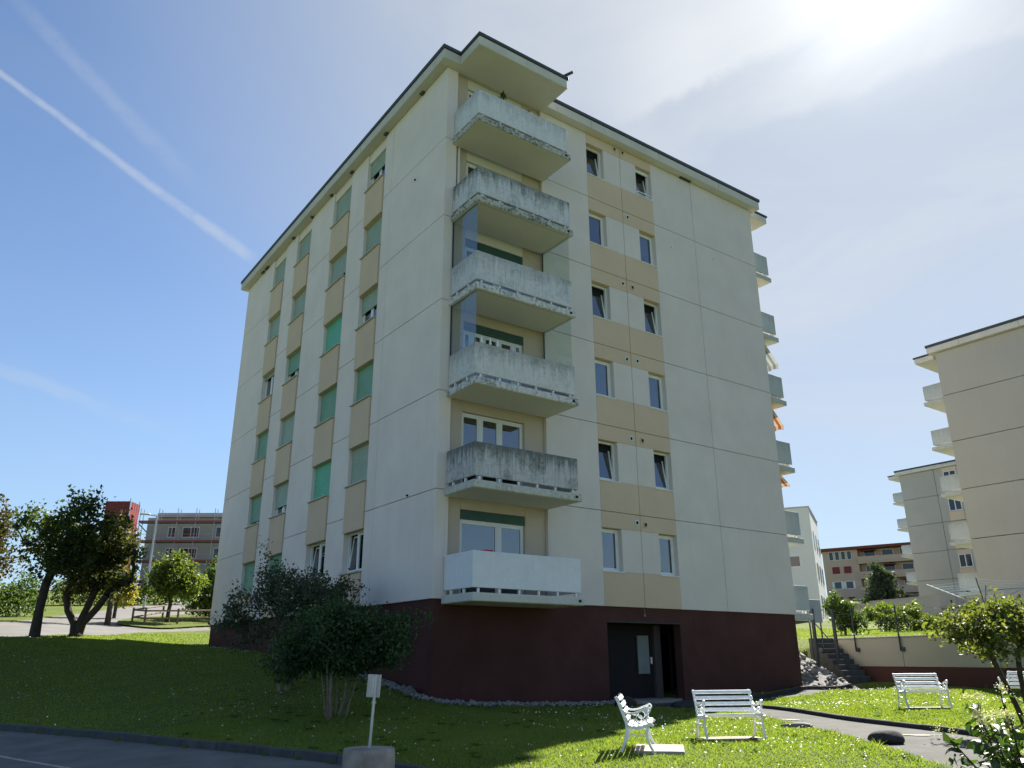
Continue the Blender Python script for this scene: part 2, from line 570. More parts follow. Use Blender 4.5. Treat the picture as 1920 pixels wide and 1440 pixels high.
# ------------------------------------------------------------------ terrain
CTRL = np.array([
    # along the building
    (0, 19.4, -.96), (0, 13, -1.21), (0, 8, -1.5), (0, 3.55, -1.87), (0, .9, -2.25), (.5, -.1, -2.5), (3, 0, -2.6), (5.5, 0, -2.66), (9, 0, -2.66), (12, 0, -2.6), (14.6, 0, -2.48),
    # front lawn
    (0, -6.4, -2.76), (5, -4.3, -2.73), (-3.5, -8, -2.86), (8.85, -7.4, -2.6), (12.2, -7.8, -2.58), (6, -7, -2.72), (5, -10.4, -2.75), (2.3, -10.4, -2.78), (-1, -8.5, -2.77), (-3.6, -9.4, -2.9),
    (10.6, -1.5, -2.64), (14, -1.2, -2.5), (15, -4.5, -2.5), (18.2, -1.2, -2.42), (16.8, -5.6, -2.46), (16, -10, -2.6), (-3, -1.2, -2.62), (-2.5, 6, -2.0), (0, -13, -2.95), (6, -15, -2.9),
    # kerb of the near road and the road
    (-8.4, 4.6, -2.83), (-6.3, -1.1, -2.83), (-5.3, -4, -2.84), (-4.75, -5.8, -2.86), (-4.2, -8, -2.9), (-10, -6, -3.02), (-10.2, -17.7, -3.1), (-16, 5, -2.95), (-20, -20, -3.2), (0, -20, -3.1), (-11, 8.5, -2.75),
    # bank and hill on the left
    (-8, 16, -.82), (-6.8, 18.6, -.66), (-5.2, 19.5, -.58), (-4, 23.2, -.37), (.5, 30.5, .2), (-7.6, 28, .27), (-4.3, 39.5, 1.15), (1.4, 57.5, 3.0), (-2.6, 29, .1), (2, 36, .85), (7.5, 42, 1.3), (-14, 18, -1.0), (-20, 30, -.2), (6, 25, -.3),
    (12, 103, 7.2), (-10, 100, 7.0), (60, 110, 7.5),
    # hill on the right, above the retaining wall
    (22.5, 3, -.75), (19.5, -3, -.8), (26, 5, -.5), (32, 6, -.2), (64, 25, 1.7), (61, 20, 1.5), (35, -10, -.9), (52, 26, 1.6), (20, 12, -.7), (15, 21, -.4), (18.5, 6.5, -.8), (30, 25, .6), (70, 0, .6),
    (130, 70, 8.5), (130, 55, 8.0), (100, 120, 9), (150, 0, 3), (-100, 150, 7), (-70, 40, .5), (-70, -30, -3.5), (0, -70, -4), (90, -60, -2), (0, 200, 11), (150, 200, 14), (220, 110, 12)], float)


def _phi(r2): return np.sqrt(r2 + 1.2)


def _fit():
    P = CTRL[:, :2]; n = len(P)
    A = _phi(((P[:, None] - P[None]) ** 2).sum(-1)) - .02 * np.eye(n)
    Q = np.c_[np.ones(n), P]
    K = np.block([[A, Q], [Q.T, np.zeros((3, 3))]])
    return np.linalg.solve(K, np.r_[CTRL[:, 2], 0, 0, 0])


_W = _fit()


def H(x, y):
    x = np.atleast_1d(np.asarray(x, float)); y = np.atleast_1d(np.asarray(y, float))
    r = np.hypot(x - 30, y - 40); k = np.minimum(1, 230 / np.maximum(r, 1e-6))
    X = 30 + (x - 30) * k; Y = 40 + (y - 40) * k
    out = np.zeros(X.shape)
    flat = out.ravel()
    Xf, Yf = X.ravel(), Y.ravel()
    for i in range(0, len(Xf), 20000):
        xs, ys = Xf[i:i + 20000], Yf[i:i + 20000]
        d2 = (xs[:, None] - CTRL[None, :, 0]) ** 2 + (ys[:, None] - CTRL[None, :, 1]) ** 2
        flat[i:i + 20000] = _phi(d2) @ _W[:-3] + _W[-3] + _W[-2] * xs + _W[-1] * ys
    return out


def h(x, y): return float(H(x, y)[0])


def catmull(pts, n=8):
    P = [np.array(p, float) for p in pts]
    P = [2 * P[0] - P[1]] + P + [2 * P[-1] - P[-2]]
    out = []
    for i in range(1, len(P) - 2):
        for k in range(n):
            t = k / n
            out.append(.5 * (2 * P[i] + (P[i + 1] - P[i - 1]) * t + (2 * P[i - 1] - 5 * P[i] + 4 * P[i + 1] - P[i + 2]) * t * t + (3 * P[i] - P[i - 1] - 3 * P[i + 1] + P[i + 2]) * t ** 3))
    out.append(P[-2])
    return np.array(out)


def inpoly(x, y, poly):
    res = np.zeros(x.shape, bool)
    j = len(poly) - 1
    for i in range(len(poly)):
        xi, yi = poly[i]; xj, yj = poly[j]
        c = ((yi > y) != (yj > y)) & (x < (xj - xi) * (y - yi) / (yj - yi + 1e-12) + xi)
        res ^= c; j = i
    return res


# outlines (left edge, right edge) of the paved strips
kerb_line = catmull([(-12.5, 16.0), (-9.9, 9.2), (-8.45, 4.6), (-6.35, -1.1), (-5.3, -4.0), (-4.7, -5.9), (-4.3, -7.6), (-3.95, -9.4), (-3.6, -12), (-3.0, -16), (-2, -24), (0, -40)], 8)
road_far = catmull([(-22.5, 17), (-18.5, 9.5), (-16, 4), (-14.3, -1.6), (-13.4, -4.8), (-13, -7), (-12.9, -9), (-12.8, -11), (-12.6, -13), (-12.2, -17), (-11.6, -25), (-10, -41)], 8)
pathA_r = catmull([(8.6, -.35), (8.4, -1.8), (7.75, -4.0), (6.75, -5.9), (6.05, -7.3), (5.5, -8.7), (4.9, -10.5), (3.9, -13), (2.6, -16), (0, -22)], 7)
pathA_l = catmull([(6.0, -.35), (5.95, -2.2), (5.75, -4.6), (5.15, -5.9), (4.2, -7.3), (3.0, -9.0), (1.8, -10.7), (.4, -13), (-1, -16), (-3, -22)], 7)
pathB_t = catmull([(8.3, -.45), (10.6, -1.05), (12.6, -.75), (14.9, -.2), (16.6, .05), (18.0, .1)], 7)
pathB_b = catmull([(8.1, -2.3), (10.6, -2.0), (12.6, -1.85), (14.9, -1.35), (16.6, -1.15), (18.0, -1.1)], 7)
street_n = catmull([(-40, 16), (-22, 15.5), (-8.6, 18.4), (-6.8, 19.4), (-4.6, 21.2), (-2.4, 24.5), (-.2, 27.4), (6, 30.5), (14, 33), (30, 37)], 7)
street_f = catmull([(-40, 22), (-22, 24), (-10, 27.4), (-7.6, 28.4), (-6.2, 32), (-4.0, 38), (-1.2, 45), (2.2, 53), (8, 63), (14, 72)], 7)
# the street forks round a grassed island
island = catmull([(-1.7, 31.3), (.2, 29.6), (3.2, 31.6), (9, 34.2), (20, 38), (26, 44), (15, 52), (7, 47), (2.0, 40), (-1.0, 34.5), (-1.7, 31.3)], 5)
island_poly = [tuple(p) for p in island]
polyRoad = [tuple(p) for p in kerb_line] + [tuple(p) for p in road_far[::-1]]
polyA = [tuple(p) for p in pathA_r] + [tuple(p) for p in pathA_l[::-1]]
polyB = [tuple(p) for p in pathB_t] + [tuple(p) for p in pathB_b[::-1]]
polyS = [tuple(p) for p in street_n] + [tuple(p) for p in street_f[::-1]]


def paved(x, y):
    m = inpoly(x, y, polyRoad) | ((x > 5.6) & (x < 9.2) & (y > -.45) & (y < 3.3))
    m = m | inpoly(x, y, polyA) | inpoly(x, y, polyB)
    return m | (inpoly(x, y, polyS) & ~inpoly(x, y, island_poly))


WALL_A, WALL_B = np.array([20.15, 2.45]), np.array([17.05, -7.6])      # foot line of the retaining wall
wd = (WALL_B - WALL_A) / np.linalg.norm(WALL_B - WALL_A)
wn = np.array([-wd[1], wd[0]])                                       # towards the hill
if wn[0] < 0: wn = -wn


def terrain_z(x, y):
    z = H(x, y)
    s = (x - WALL_A[0]) * wd[0] + (y - WALL_A[1]) * wd[1]
    d = (x - WALL_A[0]) * wn[0] + (y - WALL_A[1]) * wn[1]
    lo = (d < .22) & (s > -.6) & (s < 18) & (d > -6) & (x > 14.9)
    z = np.where(lo, np.minimum(z, -2.36 - .012 * np.maximum(s, 0) + .02 * np.minimum(d, 0)), z)
    hi = (d >= .22) & (s > -.4) & (s < 18) & (d < 4)
    z = np.where(hi, np.maximum(z, -.78), z)
    return z


def ground_z(x, y): return float(terrain_z(np.array([float(x)]), np.array([float(y)]))[0])


def make_ground():
    def axis(a0, a1, step, far):
        near = np.arange(a0, a1 + 1e-6, step)
        ext = []; p = a1; s = step
        while p < far: s *= 1.22; p += s; ext.append(p)
        lo = []; p = a0; s = step
        while p > -far: s *= 1.22; p -= s; lo.append(p)
        return np.r_[lo[::-1], near, ext]
    xs = axis(-16, 24, .25, 2500); ys = axis(-20, 36, .25, 2500)
    X, Y = np.meshgrid(xs, ys)
    x, y = X.ravel(), Y.ravel()
    z = terrain_z(x, y)
    near = (np.abs(x) < 60) & (np.abs(y) < 90)
    z = z + np.where(near, .018 * np.sin(x * 2.3 + 1.1 * np.sin(y * 1.7)) * np.sin(y * 1.9 + .7), 0)
    pv = np.zeros(x.shape, bool); pv[near] = paved(x[near], y[near])
    z = z - np.where(pv, .16, 0)
    nx, ny = len(xs), len(ys)
    i = np.arange(nx * ny).reshape(ny, nx)
    F = np.stack([i[:-1, :-1].ravel(), i[:-1, 1:].ravel(), i[1:, 1:].ravel(), i[1:, :-1].ravel()], 1)
    g = NG('lawn_soil')
    w = g.coord('World')
    a = g.noise(w, .35, 5, .6); b = g.noise(w, 3.1, 5, .65); f = g.noise(w, 42, 4, .7)
    c = g.mix(g.rng(a, .35, .65), (.095, .130, .024), (.125, .150, .032))
    c = g.mix(g.rng(b, .52, .72), c, (.10, .105, .035))
    c = g.mix(g.rng(f, .35, .65), c, g.mix(.5, c, (.02, .035, .008)))
    m = g.done(g.principled(c, .95, .1, g.bump(f, .8, .03)))
    me = npmesh('ground', np.c_[x, y, z], F, m, smooth=True)
    o = put('ground', me); o['kind'] = 'structure'
    return o


ground = make_ground()


def strip(name, A, B, mat, dz, parent=None, nacross=10, mask=None):
    V = []; n = len(A)
    for a, b in zip(A, B):
        for k in range(nacross + 1):
            p = a + (b - a) * k / nacross
            V.append((p[0], p[1]))
    V = np.array(V)
    z = terrain_z(V[:, 0], V[:, 1]) + dz
    F = []
    for i in range(n - 1):
        for k in range(nacross):
            q = i * (nacross + 1) + k
            F.append((q, q + 1, q + nacross + 2, q + nacross + 1))
    me = npmesh(name, np.c_[V, z], np.array(F), mat, smooth=True)
    o = put(name, me, parent)
    if parent is None: o['kind'] = 'structure'
    return o


def resample(L, step):
    d = np.r_[0, np.cumsum(np.hypot(*np.diff(L, axis=0).T))]
    s = np.arange(0, d[-1], step)
    return np.c_[np.interp(s, d, L[:, 0]), np.interp(s, d, L[:, 1])], s


def kerbs(parent, line, length, width, top, bot, mat, name='kerb_stone', s0=0, s1=1e9):
    P, s = resample(line, length)
    for i in range(len(P) - 1):
        if not (s0 <= s[i] < s1): continue
        a, b = P[i], P[i + 1]
        d = b - a; L = np.linalg.norm(d); ang = math.atan2(d[1], d[0])
        za, zb = ground_z(*a), ground_z(*b)
        mb = MB().bbox(-L / 2 + .006, L / 2 - .006, -width / 2, width / 2, bot, top + random.uniform(-.006, .006), .012)
        me = mb.mesh(name, mat)
        c = (a + b) / 2
        o = put(name, me, parent, (c[0], c[1], (za + zb) / 2))
        o.rotation_euler = (0, -math.atan2(zb - za, L), ang)


road = strip('road', kerb_line, road_far, mAsphalt, -.10, None, 12)
kerbs(road, kerb_line, 1.0, .16, .02, -.30, mKerb, s0=0, s1=34)
# worn white edge line on the road
L1 = catmull([(-9.2, 1.2), (-8.75, -.6), (-8.2, -2.6), (-7.8, -4.2), (-7.5, -5.6)], 8)
nrm = np.array([.09, .03])
strip('road_marking', L1, L1 + nrm, mWhiteLine, -.095, road, 2)
street = strip('side_street', street_n, street_f, mAsphaltSun, -.03, None, 26)
path = strip('footpath', pathA_r, pathA_l, mPath, -.035, None, 10)
pathB = strip('footpath', pathB_t, pathB_b, mPath, -.031, None, 8)
kerbs(path, pathA_r[12:], .8, .11, .05, -.25, mKerbDk)
kerbs(pathB, pathB_t, .8, .13, .09, -.25, mKerbDk)


def make_island():
    P = island[:-1]; c = P.mean(0)
    V = [c] + list(P); n = len(P)
    rings = [c[None]]
    fr = np.linspace(.12, 1, 9)
    V = np.vstack([c[None]] + [c + (P - c) * f for f in fr])
    F3 = [(0, 1 + i, 1 + (i + 1) % n) for i in range(n)]
    F = []
    for r in range(8):
        a = 1 + r * n
        F += [(a + i, a + (i + 1) % n, a + n + (i + 1) % n, a + n + i) for i in range(n)]
    z = terrain_z(V[:, 0], V[:, 1]) + .06
    me = bpy.data.meshes.new('grass_island')
    me.from_pydata([(a, b, c_) for (a, b), c_ in zip(V, z)], [], F3 + F)
    me.materials.append(ground.data.materials[0])
    o = put('grass_island', me); o['kind'] = 'structure'


make_island()

# painted marks on the path: a pale bar with a yellow dart


def path_mark(cx, cy, ang, sc=1.0):
    z = ground_z(cx, cy) - .027
    mb = MB()
    ca, sa = math.cos(ang), math.sin(ang)
    T = lambda p: (cx + p[0] * ca - p[1] * sa, cy + p[0] * sa + p[1] * ca, z + p[2])
    mb.prism([(-.62 * sc, -.025), (.62 * sc, -.025), (.62 * sc, .025), (-.62 * sc, .025)], 0, .003, T)
    o = mb.build('path_marking', mWhiteLine, path)
    m2 = MB().prism([(-.22 * sc, .14), (.0, .05), (.25 * sc, .03), (.34 * sc, -.12), (.05, -.10), (-.06, -.02)], .004, .006, T)
    m2.build('path_dart', mYellow, o)


path_mark(5.35, -6.15, R(-38), .8)
path_mark(4.15, -9.6, R(-38), .9)

# ------------------------------------------------------------------ main building
FL = 2.75
WX, WY = 14.87, 19.69
TOPZ = 16.42
bld = thing('apartment_building', (0, 0, -2.6), 'six storey cream apartment block with beige window stripes, corner balconies and dark red base', 'apartment building')

# shell behind the facade panels
MB().box(.34, WX - .34, .36, WY - .34, -.05, TOPZ).build('wall', mCore, bld)

GAP = .008


def panel(x0, x1, y0, y1, z0, z1, mat, name='facade_panel'):
    return MB().bbox(x0, x1, y0, y1, z0, z1, .008).build(name, mat, bld)


# left face (normal -X); strips between the four window columns
COLS = [(4.28, 5.72), (7.18, 8.84), (11.22, 12.82), (14.24, 15.80)]
STRIPS = [(0.0, 3.68), (3.68, 4.28), (5.72, 7.18), (8.84, 11.22), (12.82, 14.24), (15.80, 16.19), (16.19, WY)]
for y0, y1 in STRIPS:
    for k in range(6):
        z0, z1 = k * FL, (k + 1) * FL if k < 5 else TOPZ
        panel(0, .30, y0 + (GAP if y0 > 0 else -.0), y1 - GAP, z0 + (GAP if k else -.05), z1 - GAP, mWall)
for y0, y1 in COLS:
    for k in range(-1, 6):
        z0 = k * FL + 2.245 if k >= 0 else -.045
        z1 = (k + 1) * FL + .955
        if k == 5:
            panel(.05, .30, y0 + .003, y1 - .003, z0, TOPZ - .003, mWall, 'lintel_panel')
        else:
            panel(-.055, .26, y0 + .02, y1 - .012, z0, z1, mBeige, 'spandrel_panel')
            MB().bbox(-.115, .22, y0 - .02, y1 + .015, z1 + .002, z1 + .042, .006).build('sill', mSill, bld)

# right face (normal -Y)
SX = (5.78, 9.0)
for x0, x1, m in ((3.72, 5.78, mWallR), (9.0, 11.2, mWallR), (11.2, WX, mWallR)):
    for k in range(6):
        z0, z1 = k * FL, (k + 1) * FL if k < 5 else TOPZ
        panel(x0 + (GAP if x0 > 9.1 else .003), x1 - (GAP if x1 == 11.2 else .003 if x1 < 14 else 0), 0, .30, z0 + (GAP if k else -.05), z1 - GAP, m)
XM = 7.41
for k in range(6):
    zb = k * FL; zt = (k + 1) * FL if k < 5 else TOPZ
    for x0, x1 in ((SX[0], XM - GAP), (XM + GAP, SX[1])):
        panel(x0, x1, .0, .30, zb + (GAP if k else -.05), zb + .955, mBeige)
        panel(x0, x1, .0, .30, zb + 2.25, zt - GAP, mBeige)
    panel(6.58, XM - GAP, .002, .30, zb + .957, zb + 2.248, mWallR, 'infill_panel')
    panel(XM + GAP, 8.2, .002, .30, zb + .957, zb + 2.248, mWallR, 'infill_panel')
# other two faces, seen only edge-on
for k in range(6):
    z0, z1 = k * FL, (k + 1) * FL if k < 5 else TOPZ
    panel(WX - .30, WX - .001, .30, WY - .3, z0 + (GAP if k else -.05), z1 - GAP, mWall)
    panel(.30, WX - .30, WY - .30, WY - .001, z0 + (GAP if k else -.05), z1 - GAP, mWall)

# loggia bay behind the corner balconies
for k in range(6):
    z0, z1 = k * FL, (k + 1) * FL if k < 5 else TOPZ
    panel(.30, .40, .0, .30, z0 + (GAP if k else -.05), z1 - GAP, mWall, 'corner_panel')
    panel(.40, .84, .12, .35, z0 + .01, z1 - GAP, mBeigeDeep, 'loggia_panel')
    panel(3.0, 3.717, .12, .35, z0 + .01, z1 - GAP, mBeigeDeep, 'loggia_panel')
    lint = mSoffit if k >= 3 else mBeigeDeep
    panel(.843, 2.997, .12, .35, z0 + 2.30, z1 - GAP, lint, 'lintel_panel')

# ---- windows, in their own coordinates: x across, z up, -y outwards
Wd = {}


def frame_mesh(w, hh, mull=(), t=.06, d=.07, name='window'):
    mb = MB()
    mb.box(-w / 2, -w / 2 + t, 0, d, 0, hh).box(w / 2 - t, w / 2, 0, d, 0, hh)
    mb.box(-w / 2 + t, w / 2 - t, .002, d - .002, 0, t).box(-w / 2 + t, w / 2 - t, .002, d - .002, hh - t, hh)
    for x in mull: mb.box(x - .045, x + .045, .002, d - .002, t, hh - t)
    return mb.mesh(name, mWhite)


def sash_mesh(w, hh, t=.055, d=.05, name='sash'):
    mb = MB()
    mb.box(-w / 2, -w / 2 + t, 0, d, 0, hh).box(w / 2 - t, w / 2, 0, d, 0, hh)
    mb.box(-w / 2 + t, w / 2 - t, .002, d - .002, 0, t).box(-w / 2 + t, w / 2 - t, .002, d - .002, hh - t, hh)
    return mb.mesh(name, mWhite)


def pane_mesh(w, hh): return MB().box(-w / 2, w / 2, 0, .008, 0, hh).mesh('pane', mGlass)


def curtain_mesh(w, hh):
    V = []; F = []
    n = 40
    for i in range(n + 1):
        x = -w / 2 + w * i / n; y = .022 * math.sin(i * 1.35) + .01 * math.sin(i * .5)
        V += [(x, y, 0), (x, y, hh)]
    F = [(2 * i, 2 * i + 2, 2 * i + 3, 2 * i + 1) for i in range(n)]
    me = bpy.data.meshes.new('curtain'); me.from_pydata(V, [], F); me.materials.append(mCurtain)
    return me


back_l = MB().box(-.72, .72, 0, .01, 0, 1.28).mesh('dark_backing', mRoom)  # dark sheet behind the glass, its colour carries the unlit room's shade
fr_l = frame_mesh(1.40, 1.27, (0.,)); sa_l = sash_mesh(.60, 1.13); pa_l = pane_mesh(.50, 1.03)
SHUT = [  # nearest column first, top storey first: part of the window the blind covers, and its colour
    [(.45, mShutA), (1, mShutA), (.5, mShutA), (1, mShutB), (1, mShutA), (0, None)],
    [(.82, mShutA), (.72, mShutA), (1, mShutC), (1, mShutB), (1, mShutC), (0, None)],
    [(.84, mShutA), (1, mShutA), (.62, mShutB), (.84, mShutA), (.68, mShutA), (1, mShutB)],
    [(1, mShutA), (1, mShutA), (.12, mShutA), (.94, mShutB), (.82, mShutB), (1, mShutB)]]
for c, (y0, y1) in enumerate(COLS):
    w = y1 - y0
    sx = w / 1.42
    for k in range(6):
        cov, sm = SHUT[c][5 - k]
        o = bpy.data.objects.new('window', fr_l); COL.objects.link(o); o.parent = bld
        o.location = (.17, (y0 + y1) / 2, k * FL + .985 + 2.6); o.rotation_euler = (0, 0, R(-90)); o.scale = (sx, 1, 1)
        for s, x in ((-1, -.335), (1, .335)):
            tilt = (k == 0 and s < 0) or (c == 2 and s > 0)
            sa = child('sash', sa_l, o, (x, .008, .07), (R(-7) if tilt else 0, 0, 0))
            # level three: the glass sits beside its sash under the window
            child('pane', pa_l, o, (x, .03, .12), (R(-7) if tilt else 0, 0, 0))
        child('dark_backing', back_l, o, (0, .155, 0))
        if cov < 1 and random.random() < .6:
            child('curtain', curtain_mesh(.5, 1.15), o, (random.choice((-.4, .4)), .11, .06))
        if cov:
            hh = 1.27 * cov
            me = MB().box(-.70, .70, -.045, -.025, 1.27 - hh, 1.27).box(-.70, .70, -.052, -.02, 1.27 - hh - .035, 1.27 - hh).mesh('roller_shutter', sm)
            child('roller_shutter', me, o)

fr_r = frame_mesh(.80, 1.27, ()); sa_r = sash_mesh(.69, 1.16); pa_r = pane_mesh(.59, 1.06)
back_r = MB().box(-.40, .40, 0, .01, 0, 1.28).mesh('dark_backing', mRoom)
sill_r = MB().bbox(-.43, .43, -.20, .0, -.035, .0, .006).mesh('sill', mWhite)
cur_r = curtain_mesh(.62, 1.12)
rail_m = MB().box(-.39, .39, -.19, -.16, .16, .19).box(-.39, .39, -.19, -.16, .04, .07).box(-.39, -.36, -.185, -.165, .0, .19).box(.36, .39, -.185, -.165, .0, .19).mesh('flower_rail', mWhite)
head_r = MB().box(-.395, .395, -.04, 0, 1.13, 1.26).mesh('blind_box', mWhite)
TILT = {(0, 5), (0, 3), (0, 1), (1, 5), (1, 3), (1, 1)}
for j, xc in enumerate((6.18, 8.60)):
    for k in range(6):
        o = bpy.data.objects.new('window', fr_r); COL.objects.link(o); o.parent = bld
        o.location = (xc, .17, k * FL + .965 + 2.6)
        t = R(-9) if (j, k) in TILT else 0
        child('sash', sa_r, o, (0, .006, .055), (t, 0, 0))
        child('pane', pa_r, o, (0, .028, .105), (t, 0, 0))
        child('dark_backing', back_r, o, (0, .165, 0))
        child('sill', sill_r, o)
        if (j, k) in ((1, 4), (0, 2)): child('curtain', cur_r, o, (0, .085, .07))
        if (j, k) == (1, 5):
            child('flower_rail', rail_m, o); child('blind_box', head_r, o)

# ventilation grilles between the windows
vent_f = MB().bbox(-.075, .075, -.03, 0, -.085, .085, .008).mesh('vent_grille', mWhite)
vent_p = MB().bbox(-.075, .075, -.03, 0, -.085, .085, .008).mesh('vent_grille', mBeige)
vent_d = MB().box(-.045, .045, -.034, -.029, -.05, .05).mesh('opening', mRoom)
VENT = {5: ((7.15, 0, 3.06 - .55), (7.55, 0, 2.52)), 4: ((7.62, 1, 2.55),), 3: ((7.2, 1, 2.52), (7.66, 0, 2.5)), 2: ((7.19, 1, 2.46), (7.68, 1, 2.5)),
        1: ((7.19, 1, 2.46), (7.69, 0, 2.47)), 0: ((7.24, 1, 2.5), (7.61, 0, 2.47))}
for k, L in VENT.items():
    for x, wh, dz in L:
        o = bpy.data.objects.new('vent_grille', vent_f if wh else vent_p); COL.objects.link(o); o.parent = bld
        o.location = (x, 0, k * FL + dz + 2.6)
        child('opening', vent_d, o)

# ---- balcony doors (wide glazing behind each corner balcony)


def balcony_door(k, mull, box, room_curtain=False):
    w, hh = 2.14, 2.27 - (.24 if box else 0)
    fm = frame_mesh(w, hh, mull, .07, .07)
    o = bpy.data.objects.new('balcony_door', fm); COL.objects.link(o); o.parent = bld
    o.location = (1.92, .20, k * FL + .02 + 2.6)
    xs = [-w / 2] + list(mull) + [w / 2]
    for a, b in zip(xs, xs[1:]):
        child('pane', pane_mesh(b - a - .11, hh - .15), o, ((a + b) / 2, .03, .075))
        child('sash', sash_mesh(b - a - .10, hh - .13, .05), o, ((a + b) / 2, .006, .065))
    child('dark_backing', MB().box(-w / 2, w / 2, 0, .01, 0, hh).mesh('dark_backing', mRoom), o, (0, .150, 0))
    if box: child('shutter_box', MB().box(-w / 2, w / 2, -.06, .05, hh + .002, hh + .238).mesh('shutter_box', mBox), o)
    if room_curtain: child('curtain', curtain_mesh(.6, hh - .2), o, (.5, .10, .06))


balcony_door(0, (.22,), True)
balcony_door(1, (-.42, .25), False)
balcony_door(2, (-.75, -.35, .22, .75), True)
balcony_door(3, (.1,), True)
balcony_door(4, (-.4, .3), False, True)
balcony_door(5, (-.4, .3), False)

# ---- balconies
nub = MB().box(-.022, .022, -.03, .03, 0, .11).mesh('post', mWhite)


def balcony(root, base, rotz, W, Dp, pm, sm, label=None, soff=mSoffit, right_panel=True, posts=True, end=None):
    """slab at floor level; x along the wall from 0 to W, -y outwards; in root's coordinates"""
    mb = MB().bbox(-.05, W + .07, -Dp - .07, 0.0, -.20, -.0, .015)
    me = mb.mesh('balcony', sm)
    o = child('balcony', me, root, base, (0, 0, rotz))
    if label: o['label'] = label
    child('soffit', MB().box(-.02, W + .04, -Dp - .04, -.0, -.206, -.2005).mesh('soffit', soff), o)
    f = child('front_panel', MB().bbox(-.002, W, -Dp, -Dp + .075, 0, .88, .012).mesh('front_panel', pm), o, (0, 0, .12))
    child('side_panel', MB().bbox(-.0, .07, -Dp + .078, -.03, 0, .88, .012).mesh('side_panel', end or pm), o, (0, 0, .12))
    if right_panel: child('side_panel', MB().bbox(W - .07, W - .0, -Dp + .078, -.03, 0, .88, .012).mesh('side_panel', pm), o, (0, 0, .12))
    if posts:
        n = 6
        for i in range(n): child('post', nub, o, (.18 + (W - .36) * i / (n - 1), -Dp + .04, .0))
        for y in (-.35, -.95): child('post', nub, o, (.035, y, .0), (0, 0, R(90)))
    # dark drain hole near the right end
    child('drain', MB().box(W - .17, W - .08, -Dp - .075, -Dp - .071, -.13, -.06).mesh('drain', mRoom), o)
    return o


BW, BD = 3.42, 1.40
BALS = []
for k, sm in ((0, 0), (1, 1), (2, 2), (3, 2), (4, 3), (5, 3)):
    z = k * FL + .02
    lab = {0: 'clean white lowest balcony', 1: 'balcony with black streaked parapet', 5: 'top balcony under the roof slab'}.get(k)
    b = balcony(bld, (.29, .0, z + 2.6), 0, BW, BD, mBal[k], mSlab[sm], lab)
    BALS.append(b)
# frameless glazing on the third and fourth balconies
for k in (2, 3):
    b = BALS[k]
    child('glass_screen', MB().box(.028, .036, -BD + .05, -.73, 1.0, 2.54).mesh('glass_screen', mPane), b)
    child('glass_screen', MB().box(.042, .050, -.71, -.03, 1.0, 2.54).mesh('glass_screen', mPane), b)
    child('glass_screen', MB().box(BW - .05, BW - .042, -BD + .05, -.03, 1.0, 2.54).mesh('glass_screen', mPaneClear), b)
    child('track', MB().box(.02, .06, -BD + .03, -.03, 2.543, 2.565).box(BW - .06, BW - .02, -BD + .03, -.03, 2.543, 2.565).box(.061, BW - .061, -BD + .02, -BD + .05, 2.543, 2.565).mesh('track', mSteel), b)
    child('edge_profile', MB().box(.018, .046, -.06, -.02, .99, 2.54).box(BW - .055, BW - .03, -.06, -.02, .99, 2.54).mesh('edge_profile', mDarkSteel), b)
# rain pipe on the fifth storey
child('downpipe', MB().tube([(.50, .03, 4 * FL + .02), (.50, .03, 5 * FL - .2)], .045, 10).mesh('downpipe', mSoffit), bld, (0, 0, 2.6))

# balconies on the far ends, seen from the side
mBalR = M_balcony('balcony_far', .25, .20, .08, (.50, .53, .53))
mSlabR = M_balcony('slab_far', .0, .12, .22, (.50, .51, .48))
for k in range(6):
    balcony(bld, (WX + .0, .35, k * FL + .02 + 2.6), R(90), 3.4, 1.35, mBalR, mSlabR)
    balcony(bld, (3.9, WY, k * FL + .02 + 2.6), R(180), 3.4, 1.2, mBalR, mSlabR)


def M_awning(name, a, b, n):
    g = NG(name)
    w = g.n('ShaderNodeTexCoord').outputs['Object']
    sp = g.n('ShaderNodeSeparateXYZ'); g.l(w, sp.inputs[0])
    s = g.math('SINE', g.math('MULTIPLY', sp.outputs['X'], n))
    c = g.mix(g.rng(s, -.12, .12), a, b)
    p = g.principled(c, .85, .2)
    t = g.n('ShaderNodeBsdfTranslucent'); g.l(c, t.inputs['Color'])
    mx = g.n('ShaderNodeMixShader'); mx.inputs[0].default_value = .18
    g.l(p, mx.inputs[1]); g.l(t.outputs[0], mx.inputs[2])
    return g.done(mx.outputs[0])


mAwnO = M_awning('awning_orange', (.33, .095, .03), (.50, .42, .31), 26)
mAwnG = M_awning('awning_grey', (.20, .24, .23), (.46, .46, .42), 26)


def awning(k, mt, drop, out):
    """sloping blind hung from the slab above, on the +X end balcony of storey k"""
    z = (k + 1) * FL - .22 + 2.6
    mb = MB()
    n = 14
    V = []
    prof = [(0, 0), (out * .5, -drop * .36), (out, -drop * .8), (out + .01, -drop)]
    for i in range(n + 1):
        for a, b in prof:
            zz = b if b > -drop * .9 else b + .06 * abs(math.sin(i * 1.3))
            V.append((i * .2, -a - .25, zz))
    F = []
    m = len(prof)
    for i in range(n):
        for j in range(m - 1): F.append((i * m + j, (i + 1) * m + j, (i + 1) * m + j + 1, i * m + j + 1))
    me = bpy.data.meshes.new('awning'); me.from_pydata(V, [], F); me.materials.append(mt)
    child('awning', me, bld, (WX, .37, z), (0, 0, R(90)))


awning(3, mAwnG, 1.15, 1.0)
awning(2, mAwnO, 1.0, .85)
awning(1, mAwnO, .55, .8)

